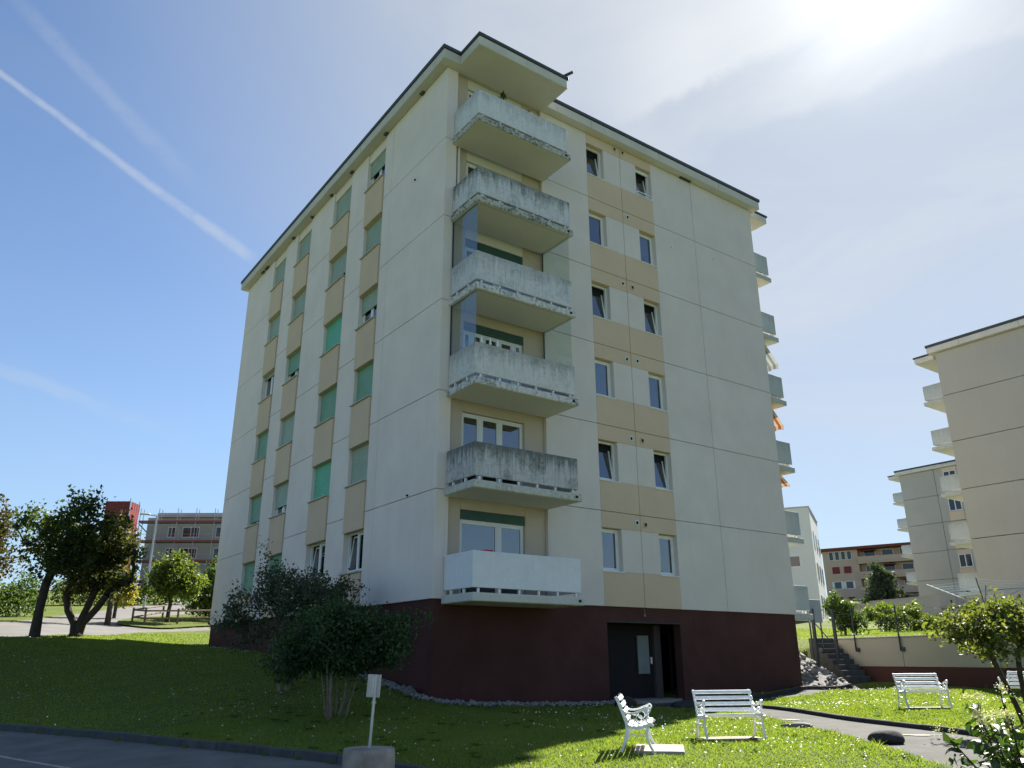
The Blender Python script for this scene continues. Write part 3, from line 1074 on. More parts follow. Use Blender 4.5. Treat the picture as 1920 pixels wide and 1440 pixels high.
# ---- roof
mb = MB().bbox(-.32, WX + .32, -.30, WY + .32, TOPZ + .003, TOPZ + .36, .02)
roof = mb.build('roof', mFascia, bld)
MB().bbox(-.36, WX + .36, -.34, WY + .36, TOPZ + .362, TOPZ + .50, .015).build('roof_edge', mRoof, roof)
for y in np.arange(2.4, WY, 3.4): MB().box(-.3225, -.3195, y, y + .02, TOPZ + .03, TOPZ + .34).build('fascia_joint', mCore, roof)
for x in np.arange(5.8, WX, 3.4): MB().box(x, x + .02, -.3025, -.2995, TOPZ + .03, TOPZ + .34).build('fascia_joint', mCore, roof)
can = MB().bbox(.28, 3.78, -1.42, -.303, TOPZ + .0, TOPZ + .33, .02).build('roof_canopy', mFascia, roof)
MB().box(.285, 3.775, -1.415, -.006, TOPZ - .012, TOPZ - .0045).build('soffit', mSoffit, roof)
MB().box(-.28, WX + .28, -.26, -.004, TOPZ - .003, TOPZ + .0025).build('soffit', mSoffit, roof)
MB().bbox(.24, 3.82, -1.46, -.345, TOPZ + .332, TOPZ + .45, .015).build('canopy_edge', mRoof, roof)
MB().tube([(3.60, -1.3, TOPZ + .43), (3.86, -1.62, TOPZ + .57)], .05, 8).build('water_spout', mRoof, roof)
MB().bbox(WX + .325, WX + 1.45, .2, 3.9, TOPZ - .05, TOPZ + .25, .02).build('roof_canopy', mFascia, roof)
MB().bbox(WX + .37, WX + 1.5, .16, 3.94, TOPZ + .252, TOPZ + .34, .015).build('canopy_edge', mRoof, roof)
MB().bbox(.4, 4.0, WY + .33, WY + 1.3, TOPZ - .05, TOPZ + .25, .02).build('roof_canopy', mFascia, roof)
for y0, y1 in ((1.45, 1.65), (4.1, 4.3), (7.0, 7.2), (9.0, 9.15), (11.05, 11.2), (13.2, 13.4), (16.6, 17.0), (17.2, 17.5)):
    MB().bbox(-.12, -.004, y0, y1, TOPZ - .06, TOPZ - .004, .01).build('eave_vent', mRoof, roof)
MB().bbox(10.6, 11.2, -.10, -.004, TOPZ - .06, TOPZ - .004, .01).build('eave_vent', mRoof, roof)
# a few little wall fixings
for p in ((0, 1.55, 2.78), (0, 1.9, 13.2)): MB().bbox(p[0] - .04, p[0], p[1] - .04, p[1] + .04, p[2], p[2] + .05, .01).build('wall_bracket', mRoom, bld)
MB().tube([(9.85, 0, 13.05), (9.85, -.04, 13.05)], .04, 10).build('wall_cap', mWhite, bld)
MB().tube([(12.2, 0, 13.3), (12.2, -.04, 13.3)], .04, 10).build('wall_cap', mWhite, bld)

# ---- base storey
PX0, PX1, PY0, PY1 = .05, WX - .06, .05, WY - .05
DX0, DX1, DZ = 5.87, 8.92, -.50
pl = MB().box(PX0, DX0, PY0, PY0 + .3, -4, -.053).box(DX1, PX1, PY0, PY0 + .3, -4, -.053).box(DX0, DX1, PY0, PY0 + .3, DZ, -.053)
pl.box(PX0, PX0 + .3, PY0 + .3, PY1, -4, -.053).box(PX1 - .3, PX1, PY0 + .3, PY1, -4, -.053).box(PX0 + .3, PX1 - .3, PY1 - .3, PY1, -4, -.053)
base = pl.build('base_wall', mPlinth, bld)
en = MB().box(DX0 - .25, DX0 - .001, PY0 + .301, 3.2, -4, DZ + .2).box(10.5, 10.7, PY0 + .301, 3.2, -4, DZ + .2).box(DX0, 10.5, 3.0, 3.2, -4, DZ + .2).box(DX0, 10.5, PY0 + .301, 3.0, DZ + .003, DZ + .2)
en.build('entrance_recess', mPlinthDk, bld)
MB().box(DX0, DX1, -.30, .352, -3.2, -2.645).box(DX0, 10.49, .352, 3.0, -3.2, -2.645).build('entrance_floor', mConc, bld)
# mail panel, pillar and glazed door inside the recess
MB().bbox(7.90, 8.38, .92, .98, -1.95, -.82, .01).build('mail_panel', M_plain('grey_panel', (.22, .235, .24), .6, .3), bld)
MB().bbox(8.40, 8.47, .88, .918, -1.66, -1.46, .01).build('intercom', mWhite, bld)
MB().bbox(8.62, 8.90, .90, 1.3, -2.66, DZ - .001, .01).build('entrance_pillar', M_plain('pillar_brown', (.10, .085, .08), .8, .2), bld)
dfr = MB().box(9.0, 9.08, 1.5, 1.58, -2.66, DZ - .002).box(9.92, 10.0, 1.5, 1.58, -2.66, DZ - .002).box(9.08, 9.92, 1.502, 1.578, -.75, DZ - .002).box(9.08, 9.92, 1.502, 1.578, -2.655, -2.50)
dd = dfr.build('entrance_door', mDarkSteel, bld)
MB().box(9.08, 9.92, 1.53, 1.54, -2.498, -.752).build('pane', mGlass, dd)
MB().tube([(9.16, 1.46, -1.75), (9.16, 1.46, -1.35)], .018, 8).build('handle', mSteel, dd)
MB().bbox(DX0, DX1, .03, .049, DZ - .0, DZ + .035, .004).build('door_trim', mDarkSteel, bld)
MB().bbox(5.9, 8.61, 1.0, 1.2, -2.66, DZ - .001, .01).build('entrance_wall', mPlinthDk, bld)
# basement window in the left base wall, a small lamp above the entrance
MB().bbox(-.01, .048, 1.15, 1.85, -.95, -.42, .01).build('basement_window', mDarkSteel, bld)
MB().box(-.014, -.0105, 1.2, 1.8, -.9, -.47).build('pane', mGlass, bld)
MB().bbox(7.375, 7.445, .02, .049, -.31, -.24, .012).build('door_lamp', mConc, bld)
for zz in (-.12, -.2): MB().bbox(7.39, 7.43, .035, .049, zz - .02, zz + .02, .008).build('wall_number', mConc, bld)

# ---- a pot plant and a lamp on the top balcony


def leaf_cloud(pts, size, nper, spread, seed=0, up_bias=.3, droop=0.0):
    """leaf quads scattered round points; returns V, F, rnd"""
    r = np.random.default_rng(seed)
    P = np.repeat(np.asarray(pts, float), nper, axis=0)
    n = len(P)
    P = P + r.normal(0, 1, (n, 3)) * np.asarray(spread)
    d = r.normal(0, 1, (n, 3)); d[:, 2] -= droop; d /= np.linalg.norm(d, axis=1)[:, None]
    nn = r.normal(0, 1, (n, 3)); nn[:, 2] += up_bias
    s = np.cross(d, nn); s /= np.maximum(np.linalg.norm(s, axis=1)[:, None], 1e-6)
    nrm = np.cross(s, d)
    L = size * r.uniform(.45, 1.5, n)[:, None]
    Wd_ = L * .33
    a = P - d * L * .5; b = P + s * Wd_ + nrm * L * .08 - d * L * .05; c = P + d * L * .5 - nrm * L * .05; e = P - s * Wd_ + nrm * L * .08 - d * L * .05
    V = np.stack([a, b, c, e], 1).reshape(-1, 3)
    F = np.arange(4 * n).reshape(n, 4)
    rv = np.repeat(np.clip(r.beta(2, 2, n), 0, 1), 4)
    return V, F, rv


mLeafDark = M_leaf('leaf_dark', (.032, .056, .016), (.056, .084, .023), (.13, .14, .038), .5)  # third tone puts a backlit lime into the colour of some leaves
mLeafBrown = M_leaf('leaf_plum', (.034, .028, .016), (.055, .050, .020), (.13, .095, .04), .45)
mLeafBacklit = M_leaf('leaf_backlit', (.036, .050, .015), (.070, .080, .021), (.17, .16, .045), .5)  # olive and lime tones put the backlight into the leaf colour
mLeafMid = M_leaf('leaf_mid', (.036, .068, .018), (.060, .100, .024), (.10, .135, .034), .45)
mLeafBright = M_leaf('leaf_bright', (.060, .098, .020), (.100, .135, .026), (.16, .18, .045), .5)
mLeafYellow = M_leaf('leaf_yellow', (.16, .15, .035), (.26, .22, .06), (.34, .30, .10), .55)
mLeafShrub = M_leaf('leaf_shrub_dark', (.024, .058, .022), (.044, .088, .032), (.085, .14, .05), .35)
mLeafGrey = M_leaf('leaf_greygreen', (.040, .062, .038), (.066, .09, .052), (.11, .13, .08), .35)
mLeafRust = M_leaf('leaf_rust', (.040, .058, .032), (.066, .078, .04), (.16, .085, .05), .35)
mLeafLime = M_leaf('leaf_lime', (.070, .095, .026), (.112, .130, .038), (.19, .19, .085), .48)
mConifer = M_leaf('needle', (.050, .075, .045), (.075, .105, .062), None, .25, .7)


def skeleton(base, nodes, attractors, seed=0, tip=.006, wob=.12, steps=4):
    """grow branches from the trunk nodes to every attractor; returns tubes list (pts, radii) and twig points"""
    r = random.Random(seed)
    P = [Vector(base)] + [Vector(p) for p in nodes]
    par = [-1] + list(range(len(nodes)))
    order = sorted(attractors, key=lambda a: (Vector(a) - P[-1]).length)
    chains = [list(range(len(P)))]
    twigs = []
    for a in order:
        a = Vector(a)
        best, bi = 1e9, 0
        for i, p in enumerate(P):
            if i == 0: continue
            d = (a - p).length
            cost = d + .6 * max(0, p.z - a.z) + (.25 if i < len(nodes) - 1 else 0)
            if cost < best: best, bi = cost, i
        p0 = P[bi]
        L = (a - p0).length
        ch = [bi]
        for k in range(1, steps + 1):
            t = k / steps
            q = p0.lerp(a, t) + Vector((r.uniform(-1, 1), r.uniform(-1, 1), r.uniform(-.3, 1.0))) * wob * L * math.sin(math.pi * t) * .7
            if k == steps: q = a
            P.append(q); par.append(ch[-1]); ch.append(len(P) - 1)
            if t > .3: twigs.append(q)
        chains.append(ch)
    rad = [0.0] * len(P)
    kids = [[] for _ in P]
    for i, p in enumerate(par):
        if p >= 0: kids[p].append(i)
    for i in reversed(range(len(P))):
        rad[i] = tip if not kids[i] else max(tip, sum(rad[j] ** 2.25 for j in kids[i]) ** (1 / 2.25) * 1.01)
    return P, chains, rad, twigs


def blob_points(blobs, n, seed=0, shell=.45):
    r = np.random.default_rng(seed)
    out = []
    vol = np.array([b[3] * b[4] * b[5] for b in blobs]); vol = vol / vol.sum()
    while len(out) < n:
        b = blobs[r.choice(len(blobs), p=vol)]
        d = r.normal(0, 1, 3); d /= np.linalg.norm(d)
        rr = (shell + (1 - shell) * r.random()) * r.uniform(.82, 1.08)
        out.append((b[0] + d[0] * b[3] * rr, b[1] + d[1] * b[4] * rr, b[2] + d[2] * b[5] * rr))
    return out


def plant(name, label, cat, base, trunk_nodes, blobs, nattr, leaf_mat, leaf_size, nper, spread, seed, bark=None, group=None, trunk_r=None, tip=.006, shell=.35, extra=None, stems=None, droop=0.0, maxr=.35, parts=('trunk', 'crown')):
    root = thing(name, base, label, cat, group)
    att = blob_points(blobs, nattr, seed, shell)
    tb = MB(); tw = []
    groups = [(base, trunk_nodes, att)]
    if stems:
        groups = []
        for i, (b0, nodes) in enumerate(stems):
            mine = [a for a in att if min(range(len(stems)), key=lambda j: (Vector(a) - Vector(stems[j][1][-1])).length) == i]
            groups.append((b0, nodes, mine))
    for i, (b0, nodes, at) in enumerate(groups):
        P, chains, rad, twigs = skeleton(b0, nodes, at, seed + i, tip)
        if trunk_r:
            k = trunk_r / max(rad[1], 1e-6)
            rad = [min(max(x * k, tip), maxr) if x > tip * 1.5 else x for x in rad]
            rad[0] = rad[1] * 1.28
        for ci, ch in enumerate(chains):
            pts = [P[j] for j in ch]; rs = [rad[j] for j in ch]
            if ci > 0 and len(rs) > 1: rs[0] = min(rs[0], rs[1] * 1.35)
            tb.tube(pts, rs, 8 if ci == 0 else 5, False)
        tw += twigs
    tb.build(parts[0], bark or mBark, root, smooth=True)
    if extra: tw += [Vector(p) for p in extra]
    V, F, rv = leaf_cloud([tuple(p) for p in tw], leaf_size, nper, spread, seed, droop=droop)
    V = V - np.array(base)
    me = npmesh(parts[1], V, F, leaf_mat, rv)
    child(parts[1], me, root)
    return root


# small plants on the top balcony (they stand in pots behind the parapet)
pz = 5 * FL + .02
pot = thing('potted_plant', (1.35, -1.15, pz), 'leafy pot plant showing above the parapet of the top balcony', 'plant')
MB().lathe([(.10, 0), (.13, .28), (.145, .30), (.12, .30)], 16, (1.35, -1.15, pz)).build('pot', M_plain('terracotta', (.22, .09, .05), .8, .2), pot)
MB().tube([(1.35, -1.15, pz + .3), (1.38, -1.16, pz + .8), (1.36, -1.15, pz + 1.5)], .012, 6).build('stem', mBark, pot)
V, F, rv = leaf_cloud([(1.37, -1.15, pz + 1.12), (1.37, -1.15, pz + 1.28), (1.37, -1.15, pz + 1.45), (1.22, -1.16, pz + 1.1), (1.3, -1.15, pz + 1.2)], .11, 14, .06, 5)
child('foliage', npmesh('foliage', V - np.array([1.35, -1.15, pz]), F, mLeafDark, rv), pot)
pot2 = thing('potted_plant', (2.35, -1.2, pz), 'low pot plant just clearing the top balcony parapet', 'plant')
MB().lathe([(.14, 0), (.17, .5), (.18, .52), (.15, .52)], 16, (2.35, -1.2, pz)).build('pot', M_plain('dark_pot', (.05, .05, .05), .6, .3), pot2)
V, F, rv = leaf_cloud([(2.3, -1.2, pz + .8), (2.35, -1.22, pz + 1.0), (2.42, -1.2, pz + 1.05), (2.28, -1.2, pz + 1.0)], .10, 16, .06, 6)
child('foliage', npmesh('foliage', V - np.array([2.35, -1.2, pz]), F, mLeafDark, rv), pot2)
gl = thing('globe_lamp', (.55, -.9, pz), 'small white globe lamp at the left end of the top balcony', 'lamp')
MB().tube([(.55, -.9, pz), (.55, -.9, pz + 1.2)], .012, 8).build('stand', mDarkSteel, gl)
MB().lathe([(.02, 1.18), (.06, 1.21), (.075, 1.27), (.06, 1.33), (.02, 1.35)], 16, (.55, -.9, pz)).build('globe', mWhite, gl, smooth=True)

# figurines along the parapet of the third balcony, red cloth on the lowest
for i, x in enumerate((.50, .78, 1.02)):
    f = MB().lathe([(.03, 0), (.04, .05), (.022, .10), (.03, .14), (.012, .2 + .02 * (i % 2))], 10, (x, -1.36, 2 * FL + .02 + 1.002)).build('figurine', mWhite, smooth=True)
    tag(f, ('white figurine on the third balcony parapet nearest its corner', 'white figurine between two others on the third balcony parapet', 'white figurine on the third balcony parapet furthest from the corner')[i], 'ornament', 'ornaments on the third balcony')
cl = MB().bbox(.72, .98, -1.30, -.98, .90, 1.075, .03).build('red_cushion', M_plain('red_cloth', (.45, .03, .05), .85, .2))
tag(cl, 'red cushion peeping over the lowest balcony parapet', 'cushion')

# ------------------------------------------------------------------ neighbouring blocks


def block(name, label, x, y1, y0, depth, zb, floors, zg, bal=True, cols=(), joints=()):
    """a sister block: visible face at X=x from y1 (far left corner) to y0"""
    b = thing(name, (x, (y0 + y1) / 2, zg), label, 'apartment building')
    zt = zb + floors * FL
    MB().box(x + .3, x + depth, y0, y1 - .25, zg - 3, zt).build('wall', mCore, b)
    ys = sorted([y1] + [j for j in joints] + [y0], reverse=True)
    for k in range(-1, floors):
        z0, z1 = zb + k * FL, zb + (k + 1) * FL - (.10 if k == floors - 1 else 0)
        if k == -1: z0 = zg - 3
        for a, c in zip(ys, ys[1:]):
            MB().bbox(x, x + .28, c + .018, a - (.018 if a != y1 else 0), z0 + .016, z1 - .016, .01).build('facade_panel', mNb, b)
        MB().bbox(x + .29, x + depth, y1 - .24, y1 - .002, z0 + .014, z1 - .014, .01).build('facade_panel', mNb, b)
    rf = MB().bbox(x - .3, x + depth + .3, y0 - .3, y1 + .3, zt - .09, zt + .26, .02).build('roof', mFascia, b)
    MB().bbox(x - .34, x + depth + .34, y0 - .34, y1 + .34, zt + .262, zt + .42, .015).build('roof_edge', mRoof, rf)
    for yj in np.arange(y1 - 1.6, y0, -3.2): MB().box(x - .303, x - .2995, yj, yj + .03, zt - .05, zt + .24).build('fascia_joint', mCore, rf)
    if bal:
        MB().bbox(x + .5, x + 4.2, y1 + .31, y1 + 1.5, zt - .22, zt + .1, .02).build('roof_canopy', mFascia, rf)
        MB().bbox(x + .45, x + 4.25, y1 + .345, y1 + 1.55, zt + .102, zt + .2, .02).build('canopy_edge', mRoof, rf)
        for k in range(floors):
            balcony(b, (4.0, y1 - (y0 + y1) / 2, zb + k * FL + .02 - zg), R(180), 3.5, 1.3, mBalR, mSlabR, posts=False)
    for yc, w, every in cols:
        for k in range(floors):
            z = zb + k * FL
            MB().bbox(x - .03, x, yc - w / 2 - .1, yc + w / 2 + .1, z + .02, z + .93, .008).build('spandrel_panel', mBeige, b)
            MB().bbox(x - .03, x, yc - w / 2 - .1, yc + w / 2 + .1, z + 2.28, z + FL - .12, .008).build('spandrel_panel', mBeige, b)
            f = MB().box(x - .035, x, yc - w / 2, yc - w / 2 + .07, z + .97, z + 2.24).box(x - .035, x, yc + w / 2 - .07, yc + w / 2, z + .97, z + 2.24).box(x - .033, x, yc - w / 2 + .07, yc + w / 2 - .07, z + .97, z + 1.04).box(x - .033, x, yc - w / 2 + .07, yc + w / 2 - .07, z + 2.17, z + 2.24).box(x - .033, x, yc - .04, yc + .04, z + 1.04, z + 2.17).build('window', mWhite, b)
            MB().box(x - .018, x - .008, yc - w / 2 + .07, yc + w / 2 - .07, z + 1.04, z + 2.17).build('pane', mGlassFar, f)
            MB().bbox(x - .12, x + .0, yc - w / 2 - .06, yc + w / 2 + .06, z + .932, z + .968, .005).build('sill', mSill, f)
    return b


mNb = M_render('neighbour_render', (.41, .39, .35), .06, .5, .12)
gq = NG('far_glass')
mGlassFar = gq.done(gq.principled((.03, .04, .055), .06, .5, None, IOR=1.5))

block('apartment_building', 'nearer cream block at the right edge of the lawn, cut by the frame', 35.44, 2.97, -18, 14, 15.6 - 6 * FL, 6, -1.0, True, ((-4.15, 1.5, 1), (-9.5, 1.5, 1)), (-1.6 - .55, -7, -12))
b3 = block('apartment_building', 'farther cream block peeping out behind the nearer right hand one', 70.78, 24.97, 2, 14, 16.75 - 6 * FL, 6, .8, True, ((19.8, 1.25, 1),), (21.35, 18.2, 8))

# white block behind the right end of the main building


def oriented(az):
    """unit vectors of a facade whose outward normal points to azimuth az; u runs to the viewer's right"""
    n = Vector((math.sin(az), math.cos(az), 0))
    u = Vector((-n.y, n.x, 0))
    return n, u


def rot_box(root, name, mat, x0, x1, y0, y1, z0, z1, parent=None, c=0):
    mb = MB().bbox(x0, x1, y0, y1, z0, z1, c) if c else MB().box(x0, x1, y0, y1, z0, z1)
    return child(name, mb.mesh(name, mat), parent or root)


mWhiteW = M_render('white_render', (.70, .71, .71), .03, .5, .04)
wb = thing('white_building', (51.82, 23.62, 1.0), 'plain white building showing between the main block and the peach one', 'building', rotz=R(30))
# own frame: +x runs away along the right side, -y is the right side's outward normal; face towards us at x=0
rot_box(wb, 'wall', mWhiteW, 0, 9.5, 0, 12, -4, 10.15)
rot_box(wb, 'roof', mSill, -.06, 9.56, -.06, 12.06, 10.152, 10.27)
for i, (z, w) in enumerate(((5.0, 2.4), (1.6, 2.6))):
    f = rot_box(wb, 'window', mWhite, -.04, 0, 1.2, 1.2 + w, z, z + 1.0)
    rot_box(wb, 'pane', mGlassFar, -.05, -.042, 1.27, 1.13 + w, z + .07, z + .93, f)
for x in (1.6, 4.4, 7.2):
    for z in (1.2, 4.0, 6.8):
        f = rot_box(wb, 'window', mWhite, x, x + .9, -.04, 0, z, z + 1.5)
        rot_box(wb, 'pane', mGlassFar, x + .07, x + .83, -.05, -.042, z + .07, z + 1.43, f)

# peach block on the hill
mPeach = M_render('peach_render', (.55, .40, .32), .06, .5, .06)
mRedRoof = M_plain('red_roof_edge', (.17, .045, .035), .7, .3)
mRedShut = M_plain('red_shutter', (.20, .035, .03), .7, .3)
mShadowed = mRoom
pb = thing('peach_building', (127.2, 72.2, 8.0), 'peach coloured four storey block with dark red roof edge on the hill', 'apartment building', rotz=R(-72))
# own frame: x runs along the front to the viewer's right (towards -Y), -y faces the viewer
PBW = 34.0
rot_box(pb, 'wall', mPeach, 0, 6.4, 0, 12, -3, 9.6)
rot_box(pb, 'wall', mPeach, 6.4, PBW, 1.6, 12, -3, 9.6)
rot_box(pb, 'roof', mRedRoof, -.8, PBW + .8, -.8, 12.8, 9.603, 10.1)
for k in range(4):
    z = -1.0 + k * 2.75
    for x in (2.2, 4.3):
        if k == 3: continue
        f = rot_box(pb, 'window', mWhite, x - .7, x + .7, -.05, 0, z + .8, z + 2.2)
        rot_box(pb, 'pane', mGlassFar, x - .6, x + .6, -.07, -.052, z + .9, z + 2.1, f)
        if k in (0, 2): rot_box(pb, 'shutter', mRedShut, x - .68, x + .68, -.11, -.075, z + .85, z + 2.15, f)
        else:
            rot_box(pb, 'shutter', mWhite if k == 1 else mSill, x - 1.0, x - .72, -.11, -.052, z + .85, z + 2.15, f)
            rot_box(pb, 'shutter', mWhite if k == 1 else mSill, x + .72, x + 1.0, -.11, -.052, z + .85, z + 2.15, f)
    if k == 3:
        for x in (1.6, 2.7, 3.8, 4.9):
            f = rot_box(pb, 'window', mWhite, x - .42, x + .42, -.05, 0, z + .6, z + 2.2)
            rot_box(pb, 'pane', mGlassFar, x - .34, x + .34, -.07, -.052, z + .68, z + 2.12, f)
    # long balconies across the recessed part
    bl = rot_box(pb, 'balcony', mPeach, 6.41, PBW, -.6, 1.599, z - .35, z - .02)
    rot_box(pb, 'balcony_rail', mPeach, 6.42, PBW, -.6, -.45, z, z + .95, bl)
    for i, x in enumerate(np.arange(8.2, PBW - 2, 3.1)):
        f = rot_box(pb, 'window', mWhite, x - 1.0, x + 1.0, 1.54, 1.6, z + .15, z + 2.2)
        rot_box(pb, 'pane', mGlassFar, x - .9, x + .9, 1.51, 1.538, z + .25, z + 2.1, f)
        if (i + k) % 3 == 0: rot_box(pb, 'awning', mRedShut, x - 1.3, x + 1.3, -.3, 1.3, z + 2.0, z + 2.12, f)
    rot_box(pb, 'screen', mSill, 17 + 1.5 * (k % 2), 19.5 + 1.5 * (k % 2), -.62, -.602, z - .0, z + 2.3, bl)

# pale garden wall below the peach block
gw = thing('garden_wall', (62.5, 26, 1.4), 'long pale wall at the foot of the peach building', 'wall', rotz=math.atan2(20.81 - 31.08, 60.57 - 64.06))
rot_box(gw, 'wall', M_render('pale_wall', (.50, .47, .43), .05, .5, .08), -7.5, 9, -.12, .12, -2, 2.05)
rot_box(gw, 'coping', mSill, -7.5, 9, -.16, .16, 2.052, 2.12)

# scaffolded building on the hill to the left
mGreyW = M_render('grey_render', (.40, .385, .38), .04, .4, .03)
mRedBoard = M_plain('red_toe_board', (.26, .08, .075), .7, .3)
mTarp = M_plain('red_tarpaulin', (.17, .016, .018), .55, .4, .15, 1.5, .5, 3)
sb = thing('scaffolded_building', (12.6, 103.2, 7.0), 'grey flat roofed building wrapped in scaffolding up the hill on the left', 'building', rotz=math.atan2(95.34 - 101.66, 20.5 - 11.51))
SL = 17.0
rot_box(sb, 'wall', mGreyW, 0, SL, 0, 10, -4, 10.6)
rot_box(sb, 'roof', mGreyW, 1.5, SL + 1, -.5, 10.5, 10.602, 11.2)
for k, z in enumerate((2.0, 4.95, 7.9)):
    for x, w in ((3.6, 1.1), (6.3, 2.4), (10.9, 2.2), (14.6, 2.2)):
        f = rot_box(sb, 'window', mWhite, x - w / 2, x + w / 2, -.05, 0, z - .1, z + 1.4)
        rot_box(sb, 'pane', mGlassFar, x - w / 2 + .1, x - .05, -.07, -.052, z, z + 1.3, f)
        rot_box(sb, 'pane', mGlassFar, x + .05, x + w / 2 - .1, -.07, -.052, z, z + 1.3, f)
sf = thing('scaffolding', tuple(sb.matrix_basis @ Vector((0, -.9, 0))), 'metal scaffolding with red boards along the grey building', 'scaffolding', rotz=sb.rotation_euler.z)
for x in np.arange(-.3, SL, 2.6):
    for y in (0, -1.0):
        child('pole', MB().tube([(x, y, -5), (x, y, 11.6)], .05, 6).mesh('pole', mSteel), sf)
for z in (-1.0, 1.5, 4.2, 6.9, 9.6):
    child('deck', MB().box(-.4, SL, -1.0, .0, z, z + .08).mesh('deck', mWood), sf)
    child('toe_board', MB().box(-.4, SL, -1.08, -1.03, z + .082, z + .30).mesh('toe_board', mRedBoard), sf)
    child('rail', MB().tube([(-.4, -1.05, z + 1.1), (SL, -1.05, z + 1.1)], .03, 5).mesh('rail', mSteel), sf)
for i, z in enumerate((-1, 1.5, 4.2, 6.9)):
    child('brace', MB().tube([(-.6, -.4, z + 2.6), (2.2, -.4, z)], .09, 5).mesh('brace', mSteel), sf)
tw_ = thing('tarpaulin_tower', (5.6, 93.6, 6.2), 'red tarpaulin covered stair tower beside the scaffolding', 'scaffold tower', rotz=sb.rotation_euler.z)
for x, y in ((0, 0), (3.0, 0), (3.0, 2.6), (0, 2.6)):
    child('pole', MB().tube([(x, y, -4), (x, y, 11.9)], .06, 6).mesh('pole', mSteel), tw_)


def tarp(x0, y0, x1, y1):
    n, m = 12, 16; V = []; F = []
    for j in range(m + 1):
        for i in range(n + 1):
            t = i / n; s = .05 * math.sin(i * 2.1 + j * .7) * math.sin(j * 1.1)
            dx, dy = x1 - x0, y1 - y0; L = math.hypot(dx, dy)
            V.append((x0 + dx * t + dy / L * (.08 + s), y0 + dy * t - dx / L * (.08 + s), -3.5 + j * (15.0 / m)))
    for j in range(m):
        for i in range(n): F.append((j * (n + 1) + i, j * (n + 1) + i + 1, (j + 1) * (n + 1) + i + 1, (j + 1) * (n + 1) + i))
    me = bpy.data.meshes.new('tarpaulin'); me.from_pydata(V, [], F); me.materials.append(mTarp)
    child('tarpaulin', me, tw_)


tarp(0, 0, 3.0, 0); tarp(0, 2.6, 0, 0); tarp(3.0, 0, 3.0, 2.6)

# house across the street behind the viewer: the ground floor glazing mirrors it
hs = thing('low_house', (25.5, -36.5, ground_z(25.5, -36.5)), 'low house with wide pale eaves mirrored in the ground floor balcony window', 'house', rotz=R(150))
rot_box(hs, 'wall', M_render('house_render', (.40, .33, .25), .05, .6, .05), -7, 7, 0, 8, -2, 5.0)
hr = MB()
hr.v = [(-8, -1.2, 5.002), (8, -1.2, 5.002), (8, 9.2, 5.002), (-8, 9.2, 5.002), (-8, -1.2, 5.3), (8, -1.2, 5.3), (8, 9.2, 5.3), (-8, 9.2, 5.3), (-8, 4, 7.2), (8, 4, 7.2)]
hr.f = [(0, 3, 2, 1), (0, 1, 5, 4), (2, 3, 7, 6), (4, 5, 9, 8), (6, 7, 8, 9), (1, 2, 6, 9, 5), (3, 0, 4, 8, 7)]
child('roof', hr.mesh('roof', M_plain('pale_tiles', (.42, .30, .22), .85, .2)), hs)
for x in (-4.5, 0, 4.5):
    f = rot_box(hs, 'window', mWhite, x - .8, x + .8, -.05, 0, 2.6, 4.2)
    rot_box(hs, 'pane', mGlassFar, x - .7, x + .7, -.07, -.052, 2.7, 4.1, f)

# street lamp
lp = thing('street_lamp', (2.9, 48.6, ground_z(2.9, 48.6)), 'tall grey street lamp with a flat head above the round green tree', 'street lamp')
bz = lp.location.z
MB().tube([(2.9, 48.6, bz - .2), (2.9, 48.6, 8.9), (2.9, 48.6, 9.2)], [.09, .06, .055], 8).build('pole', mSteel, lp)
MB().tube([(2.9, 48.6, 9.18), (2.3, 49.0, 9.3)], .045, 6).build('arm', mSteel, lp)
MB().bbox(1.75, 2.45, 48.85, 49.2, 9.26, 9.38, .04).build('lamp_head', mSteel, lp)

# ------------------------------------------------------------------ retaining wall, stairs, railing
P0 = WALL_A; P1 = WALL_B
wang = math.atan2(wd[1], wd[0])
wl = float(np.linalg.norm(P1 - P0))
rw = thing('retaining_wall', (P0[0], P0[1], -2.4), 'low cream wall with a dark red foot behind the far lawn', 'wall', rotz=wang)
mWallG = M_render('garden_wall_render', (.44, .40, .32), .07, .8, .12)
LEN = 16.0
# own frame: x along the wall, +y is one of the two sides: find the lawn side
lawn_y = -1 if (Vector((math.cos(wang + math.pi / 2), math.sin(wang + math.pi / 2))).dot(Vector(wn)) > 0) else 1
ys_ = sorted((0, -lawn_y * .50))
xw = 0.0
for i in range(4):
    L = LEN / 4
    child('wall_panel', MB().bbox(xw + .01, xw + L - .01, ys_[0], ys_[1], .58, 1.60, .01).mesh('wall_panel', mWallG), rw)
    xw += L
yb = sorted((-lawn_y * .02, -lawn_y * .48))
child('wall_foot', MB().box(.05, LEN, yb[0], yb[1], -1.5, .575).mesh('wall_foot', M_render('brick_red_foot', (.105, .045, .036), .12, .8, .1)), rw)
yc_ = sorted((lawn_y * .03, -lawn_y * .53))
child('coping', MB().bbox(-.02, LEN, yc_[0], yc_[1], 1.602, 1.65, .008).mesh('coping', mSill), rw)

